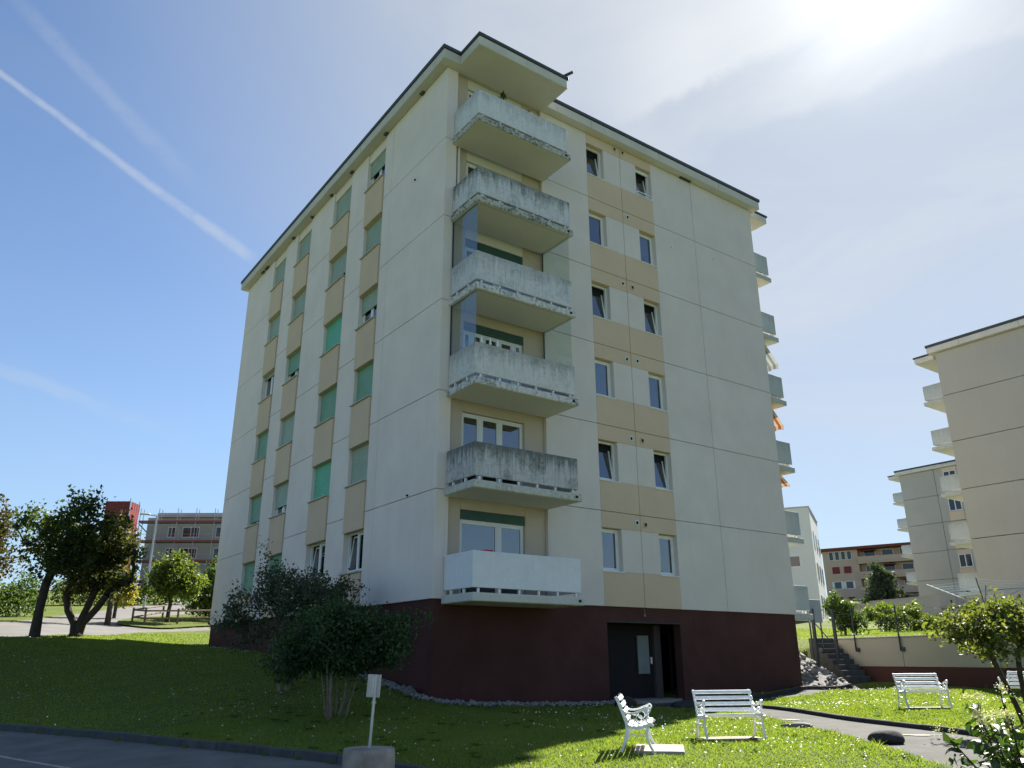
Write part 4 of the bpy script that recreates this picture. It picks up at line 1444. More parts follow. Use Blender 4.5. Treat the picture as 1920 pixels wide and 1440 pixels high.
rl = thing('post_railing', (P0[0], P0[1], -1.4), 'dark steel posts of a wire fence bolted to the cream wall', 'fence', rotz=wang)
for x in (1.7, 4.0, 6.6, 9.2, 11.8):
    y = lawn_y * .06
    child('post', MB().tube([(x, y, .12), (x + .02, y, 1.75)], .028, 8).mesh('post', mDarkSteel), rl)
    child('bracket', MB().bbox(x + .02, x + .16, min(y, lawn_y * .002), max(y, lawn_y * .002), .12, .26, .012).mesh('bracket', mDarkSteel), rl)
child('brace', MB().tube([(.75, lawn_y * .06, .15), (-.85, lawn_y * .06, 1.55)], .026, 8).mesh('brace', mDarkSteel), rl)
child('bracket', MB().tube([(.75, lawn_y * .0, .15), (.75, lawn_y * .12, .15)], .07, 10).mesh('bracket', mDarkSteel), rl)
for z in (.75, 1.15, 1.55): child('wire', MB().tube([(-.85, lawn_y * .06, z), (12, lawn_y * .06, z)], .004, 4).mesh('wire', mDarkSteel), rl)

# stairs rising from the path to the upper lawn, next to the wall end
M_STEP = M_plain('step_concrete', (.075, .075, .072), .9, .2, .3, 4, .4, 30)
st = thing('garden_stairs', (18.62, .25, -2.35), 'grey concrete garden steps climbing beside the rubble bank', 'stairs', rotz=math.atan2(2.2, 1.0))
for i in range(8):
    child('step', MB().bbox(i * .30, i * .30 + .34, -.46, .46, -.4 + .0, .20 * (i + 1), .012).mesh('step', M_STEP), st)
gp = thing('gate_frame', (18.9, 2.1, -1.2), 'dark steel gate posts standing at the garden steps', 'gate')
for x, y in ((18.05, 1.55), (18.95, 1.25)):
    MB().box(x - .05, x + .05, y - .05, y + .05, -2.4, .32).build('post', mDarkSteel, gp)
MB().box(18.1, 18.9, 1.37, 1.43, -1.34, -1.28).build('bottom_bar', mDarkSteel, gp)
pan = thing('notice_board', (18.75, 1.9, -1.0), 'plain grey board on posts near the gate by the lowest end balcony', 'board')
MB().bbox(18.3, 19.15, 1.86, 1.90, -.18, .72, .01).build('panel', M_plain('board_grey', (.30, .33, .36), .5, .4), pan)
for x in (18.36, 19.09): MB().box(x - .025, x + .025, 1.905, 1.945, -1.8, .72).build('leg', mDarkSteel, pan)

# ------------------------------------------------------------------ rocks


def rock_mesh(name, mat, sx, sy, sz, seed, sub=3, amp=.22):
    import bmesh
    bm = bmesh.new(); bmesh.ops.create_icosphere(bm, subdivisions=sub, radius=1)
    r = random.Random(seed)
    ph = [(Vector((r.uniform(-1, 1), r.uniform(-1, 1), r.uniform(-1, 1))) * r.uniform(1.0, 3.2), r.uniform(0, 6.3)) for _ in range(7)]
    for v in bm.verts:
        d = sum(math.sin(v.co.dot(k) * 1.6 + p) for k, p in ph) / 7
        v.co *= 1 + amp * d * 1.8
        v.co = Vector((v.co.x * sx, v.co.y * sy, v.co.z * sz))
    me = bpy.data.meshes.new(name); bm.to_mesh(me); bm.free()
    me.materials.append(mat)
    if sub > 1: me.polygons.foreach_set('use_smooth', [True] * len(me.polygons))
    return me


def rock(x, y, sx, sy, sz, mat, rz, seed, label, amp=.22):
    o = put('boulder', rock_mesh('boulder', mat, sx, sy, sz, seed, 3, amp), None, (x, y, ground_z(x, y) + sz * .35), rz)
    return tag(o, label, 'boulder')


rock(2.72, -10.0, .27, .14, .13, mRockDk, R(-36), 9, 'black elongated boulder at the near edge of the path', .24)
rock(3.62, -7.72, .30, .16, .085, mRockGr, R(-40), 8, 'flat grey boulder on the grass beside the centre bench', .3)
rock(5.25, -1.25, .36, .26, .20, mRockDk, R(20), 12, 'dark boulder left of the entrance')
rock(6.6, -2.3, .55, .30, .17, mRockDk, R(-10), 14, 'long dark boulder before the entrance')
rock(8.75, -2.0, .35, .26, .14, mRockDk, R(30), 15, 'low dark boulder between the entrance and the path fork')
rock(-.28, .55, .22, .15, .15, mRockGr, R(60), 21, 'grey boulder where the lawn bank meets the base wall')
rock(-3.75, -9.75, .28, .2, .1, mRockGr, R(10), 22, 'half sunken grey boulder at the bottom edge of the lawn')
rock(9.9, -.85, .22, .14, .09, mRockDk, R(12), 31, 'small dark boulder against the base wall right of the entrance')

# pebble strip along the foot of the building


def pebbles():
    r = np.random.default_rng(4)
    import bmesh
    bm = bmesh.new(); bmesh.ops.create_icosphere(bm, subdivisions=1, radius=1)
    bv = np.array([v.co[:] for v in bm.verts]); bf = np.array([[v.index for v in f.verts] for f in bm.faces]); bm.free()
    edge = [(-.30, 3.4), (-.28, 1.4), (-.12, .25), (.35, -.2), (1.2, -.34), (3, -.36), (5.7, -.34)]
    P, _ = resample(np.array(edge, float), .018)
    P = P[r.integers(0, len(P), 1500)]
    V = []; F = []
    for i, (x, y) in enumerate(P):
        x += r.normal(0, .09); y += r.normal(0, .10)
        x = min(x, -.02) if y > .05 else x; 
        s = r.uniform(.025, .06)
        z = ground_z(x, y) + s * .4 + r.uniform(0, .04)
        v = bv * s * np.array([1, r.uniform(.7, 1), r.uniform(.55, .8)]) + r.normal(0, .08 * s, bv.shape)
        V.append(v + np.array([x, y, z])); F.append(bf + i * len(bv))
    me = npmesh('pebbles', np.vstack(V), np.vstack(F), mPebble)
    o = put('pebbles', me); o['kind'] = 'stuff'


pebbles()

# rubble bank by the right corner of the building
bank = MB()
bank_out = [(14.95, -.1), (16.8, .15), (18.3, .25), (18.4, 3.4), (14.95, 4.2)]
r_ = random.Random(9)
V = []; F = []
nx = ny = 14
for j in range(ny + 1):
    for i in range(nx + 1):
        x = 14.93 + 3.4 * i / nx; y = .12 + 3.6 * j / ny
        V.append((x, y, -2.62 + 1.75 * min(1, (j / ny) * 1.15) + r_.uniform(-.04, .04)))
for j in range(ny):
    for i in range(nx): F.append((j * (nx + 1) + i, j * (nx + 1) + i + 1, (j + 1) * (nx + 1) + i + 1, (j + 1) * (nx + 1) + i))
me = bpy.data.meshes.new('rubble_bank'); me.from_pydata(V, [], F); me.materials.append(mRockGr)
rb = put('rubble_bank', me); rb['kind'] = 'structure'
stones = [rock_mesh('stone', mStone, 1, .8, .6, 50 + i, 1, .28) for i in range(7)]
for i in range(230):
    x = r_.uniform(14.98, 18.2); t = r_.random() ** .8; y = .15 + 3.5 * t
    z = -2.62 + 1.75 * min(1, t * 1.12)
    o = child('stone', stones[i % 7], rb, (x, y, z + .04), (r_.uniform(-.4, .4), r_.uniform(-.4, .4), r_.uniform(0, 6)))
    s = r_.uniform(.07, .17) if t < .5 else r_.uniform(.10, .26)
    o.scale = (s * 1.2, s, s)

# ------------------------------------------------------------------ benches


def flatbar(mb, pts, w, t, x):
    """bar of width w (in the side plane) and thickness t (along x) following pts=(d,z)"""
    n = len(pts)
    base = len(mb.v)
    for i, (d, z) in enumerate(pts):
        a = pts[max(i - 1, 0)]; b = pts[min(i + 1, n - 1)]
        tx, tz = b[0] - a[0], b[1] - a[1]; L = math.hypot(tx, tz) or 1
        nx_, nz_ = -tz / L * w / 2, tx / L * w / 2
        for sx in (-t / 2, t / 2):
            mb.v.append((x + sx, -(d + nx_), z + nz_)); mb.v.append((x + sx, -(d - nx_), z - nz_))
    for i in range(n - 1):
        a = base + 4 * i; b = a + 4
        mb.f += [(a, b, b + 1, a + 1), (a + 2, a + 3, b + 3, b + 2), (a, a + 2, b + 2, b), (a + 1, b + 1, b + 3, a + 3)]
    mb.f += [(base, base + 1, base + 3, base + 2)]
    e = base + 4 * (n - 1)
    mb.f += [(e, e + 2, e + 3, e + 1)]


def smooth2(pts, n=5): return [tuple(p) for p in catmull(pts, n)]


BL = 1.22
UPR = [(-.335, .865), (-.30, .80), (-.245, .66), (-.195, .52), (-.165, .42)]


def bench_end_mesh(x):
    mb = MB()
    flatbar(mb, smooth2(UPR + [(-.175, .30), (-.205, .16), (-.27, .0)]), .045, .035, x)
    flatbar(mb, smooth2([(-.165, .42), (-.08, .375), (.05, .372), (.16, .405), (.235, .425), (.285, .40)]), .045, .035, x)
    flatbar(mb, smooth2([(.20, .41), (.165, .30), (.19, .15), (.265, .0)]), .042, .035, x)
    flatbar(mb, smooth2([(-.25, .665), (-.16, .60), (-.03, .60), (.10, .645), (.19, .675)]), .032, .032, x)
    c = [(.205 + .035 * math.cos(a), .655 + .035 * math.sin(a)) for a in np.linspace(-.5, 5.6, 14)]
    flatbar(mb, c, .028, .032, x)
    flatbar(mb, smooth2([(.14, .66), (.19, .58), (.165, .50), (.20, .43)]), .026, .03, x)
    c = [(.055 + .062 * math.cos(a), .505 + .062 * math.sin(a)) for a in np.linspace(0, 6.28, 16)]
    flatbar(mb, c, .016, .018, x)
    flatbar(mb, smooth2([(-.16, .52), (-.06, .50), (-.005, .505)]), .014, .018, x)
    flatbar(mb, smooth2([(.115, .505), (.15, .50), (.175, .50)]), .014, .018, x)
    c = [(.0 + .05 * math.cos(a), .44 + .05 * math.sin(a)) for a in np.linspace(0, 6.28, 14)]
    flatbar(mb, c, .014, .018, x)
    flatbar(mb, smooth2([(-.19, .22), (-.08, .27), (.0, .25), (.08, .27), (.18, .22)]), .018, .02, x)
    return mb.mesh('end_frame', mWhitePaint)


def slat_mesh(): return MB().bbox(-BL / 2, BL / 2, -.034, .034, -.011, .011, .005).mesh('slat', mWhitePaint)


def make_bench(label):
    t = thing('park_bench', (0, 0, 0), label, 'bench', 'white park benches on the lawn')
    child('end_frame', bench_end_mesh(-BL / 2 + .03), t); child('end_frame', bench_end_mesh(BL / 2 - .03), t)
    sm_ = slat_mesh()
    for i in range(4):
        s = .06 + .20 * i
        a = Vector((UPR[0][0], UPR[0][1])); L = 0
        pts = [Vector(p) for p in UPR]
        # walk along the upright
        rem = .045 + .112 * i; j = 0
        while j < len(pts) - 2 and rem > (pts[j + 1] - pts[j]).length: rem -= (pts[j + 1] - pts[j]).length; j += 1
        dv = (pts[j + 1] - pts[j]).normalized(); p = pts[j] + dv * rem
        ang = math.atan2(dv.y, dv.x)
        o = child('slat', sm_, t, (0, -(p.x + .034), p.y), (R(90) - (ang + math.pi / 2) * -1 if False else 0, 0, 0))
        # slat's flat width lies along the upright
        o.rotation_euler = (math.atan2(dv.y, -dv.x), 0, 0)
    for d, z, a in ((-.115, .405, -.35), (-.03, .393, -.05), (.055, .396, .10), (.14, .420, .25), (.225, .447, .05)):
        child('slat', sm_, t, (0, -d, z), (-a, 0, 0))
    return t


bench0 = None


def place_bench(x, y, az, label):
    """az: azimuth the bench faces"""
    global bench0
    if bench0 is None:
        bench0 = make_bench(label); b = bench0
    else:
        b = copy_tree(bench0); b['label'] = label
    b.location = (x, y, ground_z(x, y) + .01)
    b.rotation_euler = (0, 0, math.pi - az)      # own front is -y: azimuth 180
    b.scale = (.86, .86, .86)
    return b


place_bench(-1.2, -8.36, R(136), 'white slatted bench turned side on, left of the others, casting a striped shadow')
place_bench(.93, -8.33, R(207), 'white slatted bench facing us in the middle of the lit grass, back to the entrance')
place_bench(8.85, -7.38, R(214), 'white slatted bench on the far lawn before the red foot of the wall')
place_bench(12.45, -8.05, R(278), 'white slatted bench half hidden behind the leaning tree trunk')


def pad(x, y, az, w, d, off, label):
    c = Vector((math.sin(az), math.cos(az)))
    px, py = x + c.x * off, y + c.y * off
    o = put('concrete_pad', MB().bbox(-w / 2, w / 2, -d / 2, d / 2, -.12, .028, .01).mesh('concrete_pad', mPad), None, (px, py, ground_z(px, py)), math.pi - az)
    tag(o, label, 'paving slab')


PADS = [(-1.2, -8.36, R(136), 1.0, .72, .30, 'small concrete slab under the feet of the side on bench'),
        (.93, -8.33, R(207), .98, .34, -.02, 'narrow worn slab under the centre bench'),
        (8.85, -7.38, R(214), .98, .30, .05, 'pale slab strip under the far lawn bench')]
for q in PADS: pad(*q)

# ------------------------------------------------------------------ sign in a concrete drum
DXc, DYc = -5.34, -7.78
dz0 = -2.98
drum = MB().lathe([(.335, 0), (.33, .25), (.325, .40), (.315, .425), (.06, .43)], 40, (DXc, DYc, dz0)).build('concrete_drum', mConc, smooth=False)
for p in drum.data.polygons: p.use_smooth = len(p.vertices) == 4 and abs(p.normal.z) < .5
tag(drum, 'round weathered concrete drum at the road edge holding the sign', 'concrete base')
sg = thing('sign_post', (DXc, DYc, dz0 + .431), 'small road sign seen from behind on a leaning grey pole', 'sign')
sg.rotation_euler = (R(1.0), R(2.6), 0); sg.scale = (.88, .88, .9)
child('pole', MB().tube([(0, 0, -.25), (0, 0, .97)], .022, 12).mesh('pole', mSteel), sg)
sgn = child('sign_plate', MB().bbox(-.095, .095, -.012, -.003, 0, .31, .004).mesh('sign_plate', M_plain('sign_back', (.42, .43, .40), .5, .4, .06)), sg, (0, .04, .66), (0, 0, R(-36)))
child('rib', MB().box(-.03, .03, -.030, -.0125, .02, .29).mesh('rib', mSteel), sgn)
child('edge', MB().box(-.098, -.088, -.026, -.0125, 0, .31).box(.088, .098, -.026, -.0125, 0, .31).mesh('edge', mSteel), sgn)
child('clamp', MB().tube([(0, 0, 0), (0, 0, .025)], .034, 12).mesh('clamp', mSteel), sg, (0, 0, .58))
child('clamp', MB().tube([(0, 0, 0), (0, 0, .025)], .034, 12).mesh('clamp', mSteel), sg, (0, 0, .66))

# ------------------------------------------------------------------ rotary clothes dryer behind the wall
dr = thing('rotary_dryer', (20.0, -4.1, -.75), 'rotary clothes dryer with blue lines behind the lime leaved tree', 'clothes dryer')
MB().tube([(20.0, -4.1, -.9), (20.0, -4.1, .55)], .028, 8).build('pole', mSteel, dr)
mLine = M_plain('blue_line', (.35, .52, .60), .6, .3)
arms = []
for i in range(4):
    a = R(20 + 90 * i)
    e = Vector((20.0 + 1.75 * math.cos(a), -4.1 + 1.75 * math.sin(a), 1.02)); b0 = Vector((20.0, -4.1, .15))
    arms.append((b0, e))
    MB().tube([b0, e], .020, 6).build('arm', mSteel if i % 2 else mDarkSteel, dr)
for j in range(7):
    t = .42 + .09 * j
    mb = MB()
    pts = [b0.lerp(e, t) for b0, e in arms]
    for q in range(4):
        a, b = pts[q], pts[(q + 1) % 4]
        mb.tube([a, a.lerp(b, .5) - Vector((0, 0, .03)), b], .004, 4)
    mb.build('line', mLine, dr)

# ------------------------------------------------------------------ wooden fence on the left island
fn = thing('wooden_fence', (-1.0, 31.6, ground_z(-1.0, 31.6)), 'low two rail wooden fence round the grass island', 'fence')
FP = [(1.9, 37.5), (-.9, 31.9), (-.35, 31.4), (1.6, 32.3), (3.7, 33.3), (5.9, 34.3)]
for x, y in FP:
    z = ground_z(x, y)
    MB().box(x - .05, x + .05, y - .05, y + .05, z - .3, z + .92).build('post', mWood, fn)
for (xa, ya), (xb, yb_) in zip(FP, FP[1:]):
    za, zb_ = ground_z(xa, ya), ground_z(xb, yb_)
    for dz in (.40, .80):
        MB().tube([(xa, ya - .06, za + dz), (xb, yb_ - .06, zb_ + dz)], .045, 6).build('rail', mWood, fn)

# ------------------------------------------------------------------ car behind the shrub on the right
mCar = NG('car_paint_dark'); mCar = mCar.done(mCar.principled((.012, .016, .028), .25, .5, None, Coat_Weight=.8))
mTyre = M_plain('tyre', (.015, .015, .015), .9, .2)
car = thing('parked_car', (56.2, 23.2, ground_z(56.2, 23.2)), 'dark parked car half hidden by shrubs below the pale wall', 'car', rotz=R(-70))
prof = [(-2.1, .35), (-2.12, .75), (-1.95, .92), (-1.5, .98), (-.9, 1.38), (.5, 1.42), (1.15, 1.0), (1.9, .86), (2.12, .65), (2.1, .35)]
mbc = MB(); n = len(prof)
for y, k in ((-.85, 1), (-.80, 1.02), (.80, 1.02), (.85, 1)):
    for x, z in prof: mbc.v.append((x, y, z if k == 1 else min(z * 1.01, 1.44)))
for r in range(3):
    for i in range(n): mbc.f.append((r * n + i, r * n + (i + 1) % n, (r + 1) * n + (i + 1) % n, (r + 1) * n + i))
mbc.f.append(tuple(range(n))); mbc.f.append(tuple(range(3 * n, 4 * n)))
child('body', mbc.mesh('body', mCar), car)
for s in (-1, 1):
    child('window', MB().prism([(-1.35, 1.0), (-.85, 1.32), (.45, 1.35), (1.0, 1.0)], -.005, .005, lambda p: (p[0], s * .86 + p[2], p[1])).mesh('window', mGlassFar), car)
for x in (-1.3, 1.3):
    for y in (-.8, .8): child('wheel', MB().tube([(x, y - .1, .31), (x, y + .1, .31)], .31, 16).mesh('wheel', mTyre), car)

# ------------------------------------------------------------------ trees and shrubs


def gz(x, y): return ground_z(x, y)


def T(name, label, x, y, nodes, blobs, **kw):
    z = gz(x, y)
    return plant(name, label, 'tree' if 'tree' in name else 'shrub', (x, y, z - .05), [(x + a, y + b, z + c) for a, b, c in nodes],
                 [(x + a, y + b, z + c, r1, r2, r3) for a, b, c, r1, r2, r3 in blobs], **kw)


# left trees (dark, against the light)
T('dark_tree', 'dark tree with a slim straight trunk at the lawn edge on the left', -6.8, 18.3, [(.0, .0, 1.0), (.06, -.04, 2.0), (.2, -.15, 2.6)],
  [(.6, -.4, 4.0, 1.45, 1.45, 1.3), (-.6, .3, 4.0, 1.2, 1.2, 1.1), (1.2, -.85, 4.6, .95, .95, .9), (.7, -.5, 3.2, 1.2, 1.2, .8), (.75, -.5, 5.2, .8, .8, .7), (.3, -.2, 2.7, 1.4, 1.4, .55)],
  nattr=175, leaf_mat=mLeafDark, leaf_size=.15, nper=13, spread=.17, seed=21, trunk_r=.16, tip=.008)
zt_ = gz(-5.25, 19.4)
forked = plant('dark_tree', 'backlit olive toned tree with a low forked trunk next to the slim one on the left', 'tree', (-5.25, 19.4, zt_ - .05), None,
  [(-4.7, 19.05, zt_ + 3.4, 1.15, 1.15, 1.3), (-5.6, 19.7, zt_ + 3.2, 1.2, 1.2, 1.0), (-4.1, 18.6, zt_ + 2.9, .85, .85, 1.0), (-5.0, 19.2, zt_ + 2.2, 1.2, 1.2, .6), (-4.4, 18.8, zt_ + 4.4, .7, .7, .6), (-4.0, 18.5, zt_ + 2.1, .5, .5, .4), (-5.6, 19.6, zt_ + 2.0, .9, .9, .45)],
  180, mLeafBacklit, .15, 12, .17, 22, None, None, .14, .008, .35,
  stems=[((-5.30, 19.42, zt_ - .05), [(-5.38, 19.47, zt_ + .5), (-5.65, 19.65, zt_ + 1.0), (-5.8, 19.8, zt_ + 1.7)]), ((-5.22, 19.38, zt_ - .05), [(-5.18, 19.35, zt_ + .6), (-5.0, 19.22, zt_ + 1.2), (-4.85, 19.1, zt_ + 1.9)]), ((-5.18, 19.42, zt_ - .05), [(-5.08, 19.3, zt_ + .5), (-4.7, 19.02, zt_ + 1.1), (-4.45, 18.85, zt_ + 1.6)])], maxr=.18)
burl = rock_mesh('burl', mBark, .30, .28, .22, 77, 2, .2)
child('burl', burl, forked, (0, 0, .08))
T('plum_tree', 'brownish leaved tree at the left border of the picture', -9.9, 21.5, [(0, 0, 1.0), (.1, 0, 1.8)],
  [(.4, -.2, 4.2, 1.9, 1.9, 1.7), (-.9, .5, 3.5, 1.7, 1.7, 1.5), (1.2, -.8, 3.0, 1.4, 1.4, 1.4), (.4, -.2, 5.4, 1.1, 1.1, .8), (.2, 0, 2.2, 1.6, 1.6, .8)],
  nattr=210, leaf_mat=mLeafBrown, leaf_size=.16, nper=15, spread=.18, seed=23, trunk_r=.16, tip=.008)
T('plum_tree', 'brownish leaved tree in front of the red tarpaulin tower', -2.2, 31.5, [(0, 0, 1.2), (.1, 0, 2.0)],
  [(.0, 0, 4.2, 1.4, 1.4, 1.5), (.6, -.3, 3.2, 1.1, 1.1, .9), (-.8, .5, 3.3, 1.2, 1.2, 1.0), (.3, -.2, 5.5, .5, .5, .5)],
  nattr=80, leaf_mat=mLeafBrown, leaf_size=.17, nper=10, spread=.2, seed=24, trunk_r=.13, tip=.009)
T('yellow_tree', 'drooping yellow leaved small tree by the street', -.9, 37.5, [(0, 0, .8), (.05, 0, 1.4)],
  [(.1, 0, 2.0, 1.0, 1.0, 1.1), (.5, -.2, 1.4, .7, .7, .8), (-.7, .4, 2.2, .8, .8, .9)],
  nattr=70, leaf_mat=mLeafYellow, leaf_size=.15, nper=14, spread=.16, seed=25, trunk_r=.09, droop=1.2)
T('round_tree', 'round bright green tree on the grass island in front of the scaffolding', 1.3, 33.4, [(0, 0, .7), (.05, 0, 1.1)],
  [(.1, -.1, 2.75, 1.45, 1.45, 1.35), (.9, -.6, 2.2, 1.0, 1.0, 1.0), (-.8, .5, 2.2, .9, .9, .9), (-.1, 0, 3.6, .8, .8, .6)],
  nattr=150, leaf_mat=mLeafBright, leaf_size=.17, nper=15, spread=.17, seed=26, trunk_r=.11)
T('round_tree', 'fresh green tree at the left edge of the main building', 4.4, 36.0, [(0, 0, .6), (.05, 0, 1.0)],
  [(.0, 0, 2.3, 1.3, 1.3, 1.4), (.4, -.3, 3.2, .9, .9, .9), (-.6, .4, 1.6, 1.1, 1.1, 1.1), (.9, -.5, 1.5, 1.2, 1.2, 1.2)],
  nattr=130, leaf_mat=mLeafMid, leaf_size=.17, nper=14, spread=.18, seed=27, trunk_r=.1)
T('green_shrub', 'bushy green shrub behind the wooden fence', 4.6, 37.8, [(0, 0, .3), (.0, 0, .5)],
  [(.0, 0, 1.0, 1.6, 1.6, .9), (1.5, .8, .9, 1.3, 1.3, .9)], nattr=90, leaf_mat=mLeafMid, leaf_size=.16, nper=14, spread=.2, seed=28, trunk_r=.06)

# trees behind the viewer, mirrored in the ground floor glazing
T('leafy_tree', 'leafy tree behind the viewer beside the low house', 34.0, -27.5, [(0, 0, 1.5), (.1, 0, 2.4)],
  [(0, 0, 4.6, 2.6, 2.6, 2.3), (1.2, .5, 6.0, 1.6, 1.6, 1.3)], nattr=110, leaf_mat=mLeafMid, leaf_size=.3, nper=12, spread=.3, seed=71, trunk_r=.2)
T('leafy_tree', 'leafy tree behind the viewer nearer the footpath', 17.5, -27.5, [(0, 0, 1.3), (.1, 0, 2.0)],
  [(0, 0, 3.6, 2.1, 2.1, 1.9)], nattr=90, leaf_mat=mLeafMid, leaf_size=.28, nper=12, spread=.26, seed=72, trunk_r=.17)

# hedges across the street on the left


def hedge(name, label, A, B, wdt, hgt, mat, n, seed, ls=.13):
    r = np.random.default_rng(seed)
    A, B = np.array(A, float), np.array(B, float)
    c = (A + B) / 2
    z0 = gz(*c)
    root = thing(name, (c[0], c[1], z0), label, 'hedge')
    d = (B - A); L = np.linalg.norm(d); d /= L; nn = np.array([-d[1], d[0]])
    t = r.random(n) * L; s = r.uniform(-1, 1, n); hh = r.random(n) ** .7
    wob = 1 + .22 * np.sin(t * 2.1) + .15 * np.sin(t * 5.3 + 1)
    xy = A + d * t[:, None] + nn * (s * wdt / 2 * np.sqrt(1 - .5 * hh ** 4))[:, None]
    z = terrain_z(xy[:, 0], xy[:, 1]) + hh * hgt * wob
    V, F, rv = leaf_cloud(np.c_[xy, z], ls, 1, .03, seed)
    child('foliage', npmesh('foliage', V - np.array([c[0], c[1], z0]), F, mat, rv), root)
    mb = MB()
    for i in range(int(L / .7)):
        p = A + d * (i * .7 + .3)
        zz = gz(*p); mb.tube([(p[0], p[1], zz - .1), (p[0] + .1, p[1], zz + hgt * .8)], .02, 5)
    mb.build('stems', mBark, root)
    return root


hedge('hedge', 'leafy green hedge along the far side of the street at the left', (-13.5, 30.5), (-5.2, 37.2), 1.6, 1.9, mLeafMid, 9000, 31, .16)
hedge('hedge', 'low dark hedge under the scaffolded building', (-3, 52), (9, 60), 1.5, 1.6, mLeafDark, 3500, 32, .24)
hedge('hedge', 'tall dark hedge closing the left end of the street', (-24, 33), (-13, 31.5), 2.5, 3.4, mLeafDark, 6000, 33, .2)

# multi-stemmed dark shrub in front of the left facade
sx0, sy0 = -3.05, -1.35
sz0 = gz(sx0, sy0)
stems = []
rr = random.Random(5)
for i in range(14):
    a = rr.uniform(0, 6.28); d = rr.uniform(.04, .30)
    bx, by = sx0 + d * math.cos(a), sy0 + d * math.sin(a)
    k = rr.uniform(.5, 1.4)
    stems.append(((bx, by, gz(bx, by) - .05), [(bx + .12 * math.cos(a), by + .12 * math.sin(a), sz0 + .45), (bx + k * .22 * math.cos(a), by + k * .22 * math.sin(a), sz0 + 1.05)]))
plant('dark_shrub', 'big dark multi stemmed shrub on the shaded lawn before the left facade', 'shrub', (sx0, sy0, sz0), None,
      [(sx0 - .05, sy0 + .05, sz0 + 1.62, 1.15, 1.15, .60), (sx0 - .8, sy0 + .55, sz0 + 1.25, .7, .7, .5), (sx0 + .75, sy0 - .5, sz0 + 1.42, .65, .65, .48), (sx0 + .1, sy0 - .1, sz0 + 1.95, .8, .8, .32), (sx0 + .15, sy0 - .1, sz0 + 1.15, .9, .9, .32), (sx0 + .9, sy0 - .6, sz0 + 1.85, .35, .35, .22)],
      280, mLeafShrub, .07, 36, .11, 41, mBarkPale, None, .020, .004, .25, stems=stems, maxr=.022, droop=.6,
      extra=[(sx0 + 1.15 + .14 * i, sy0 - .8 - .09 * i, sz0 + 1.95 + .03 * math.sin(i)) for i in range(4)], parts=('stems', 'foliage'))
# airy lighter shrub closer to the wall
lx, ly = -2.75, 2.5
lz = gz(lx, ly)
stems = []
for i in range(6):
    a = rr.uniform(0, 6.28); d = rr.uniform(.03, .16)
    bx, by = lx + d * math.cos(a), ly + d * math.sin(a)
    k = rr.uniform(.5, 1.5)
    stems.append(((bx, by, gz(bx, by) - .05), [(bx + .15 * math.cos(a), by + .15 * math.sin(a), lz + .6), (bx + k * .45 * math.cos(a), by + k * .45 * math.sin(a), lz + 1.4)]))
plant('airy_shrub', 'tall airy grey green shrub close to the left facade behind the dark one', 'shrub', (lx, ly, lz), None,
      [(lx - .1, ly, lz + 2.2, 1.15, 1.15, .8), (lx - 1.1, ly + .8, lz + 1.9, .6, .6, .75), (lx + .75, ly - .5, lz + 2.3, .65, .65, .6), (lx - .35, ly + .25, lz + 2.75, .65, .65, .4), (lx - .7, ly + .5, lz + 1.35, .7, .7, .45)],
      210, mLeafGrey, .075, 13, .10, 42, mBarkPale, None, .02, .004, .3, stems=stems, maxr=.028,
      extra=[(lx - .62, ly + .45, lz + 2.9 + .12 * i) for i in range(7)], parts=('stems', 'foliage'))
T('airy_shrub', 'loose brown tipped shrub between the dark shrub and the facade', -1.5, 3.6, [(0, 0, .5), (.05, 0, 1.0)],
  [(.1, 0, 2.0, .8, .8, .7), (-.3, .3, 2.45, .7, .7, .4), (.5, -.4, 2.3, .6, .6, .5)],
  nattr=110, leaf_mat=mLeafRust, leaf_size=.075, nper=11, spread=.10, seed=43, trunk_r=.05, tip=.005, parts=('stems', 'foliage'))

# lime leaved tree at the right
tx, ty = 7.24, -10.16
tz = gz(tx, ty)
plant('lime_leaved_tree', 'small tree with glossy lime leaves and two leaning dark stems at the right', 'tree', (tx, ty, tz), None,
      [(6.1, -10.15, -.95, .85, .85, .40), (7.0, -10.4, -.85, .8, .8, .45), (5.5, -9.9, -1.0, .5, .5, .30), (6.3, -10.3, -.62, .6, .6, .28), (7.7, -10.8, -.95, .8, .8, .5), (6.3, -10.2, -1.35, .6, .6, .22)],
      190, mLeafLime, .08, 15, .085, 51, mBark, None, .05, .005, .3,
      stems=[((tx, ty, tz - .05), [(7.05, -10.14, -2.35), (6.78, -10.13, -1.92), (6.45, -10.12, -1.42)]), ((tx + .06, ty - .1, tz - .05), [(7.22, -10.26, -2.3), (7.06, -10.32, -1.8), (7.06, -10.36, -1.38)]),
             ((tx + .2, ty - .2, tz - .05), [(7.6, -10.5, -2.2), (7.8, -10.7, -1.5)])], maxr=.06)

# shrubs and conifer on the slope above the wall
T('green_shrub', 'upright fresh green shrub on the slope behind the cream wall', 26.2, 5.4, [(0, 0, .3), (0, 0, .5)],
  [(0, 0, .95, .75, .75, .85), (-.3, .3, 1.5, .45, .45, .6), (.5, -.4, .6, .6, .6, .5)], nattr=90, leaf_mat=mLeafMid, leaf_size=.13, nper=12, spread=.12, seed=61, trunk_r=.05)
T('green_shrub', 'yellowish shrub above a clipped dark hedge on the slope', 35.9, 8.4, [(0, 0, .4), (0, 0, .7)],
  [(0, 0, 1.0, .95, .95, .55), (.6, -.9, .9, .8, .8, .6), (-.4, .8, .8, .7, .7, .5)], nattr=100, leaf_mat=mLeafBright, leaf_size=.13, nper=14, spread=.13, seed=62, trunk_r=.06)
hedge('hedge', 'clipped dark hedge on the slope behind the cream wall', (31.2, 6.6), (32.6, 3.6), .9, .80, mLeafDark, 2600, 63, .13)
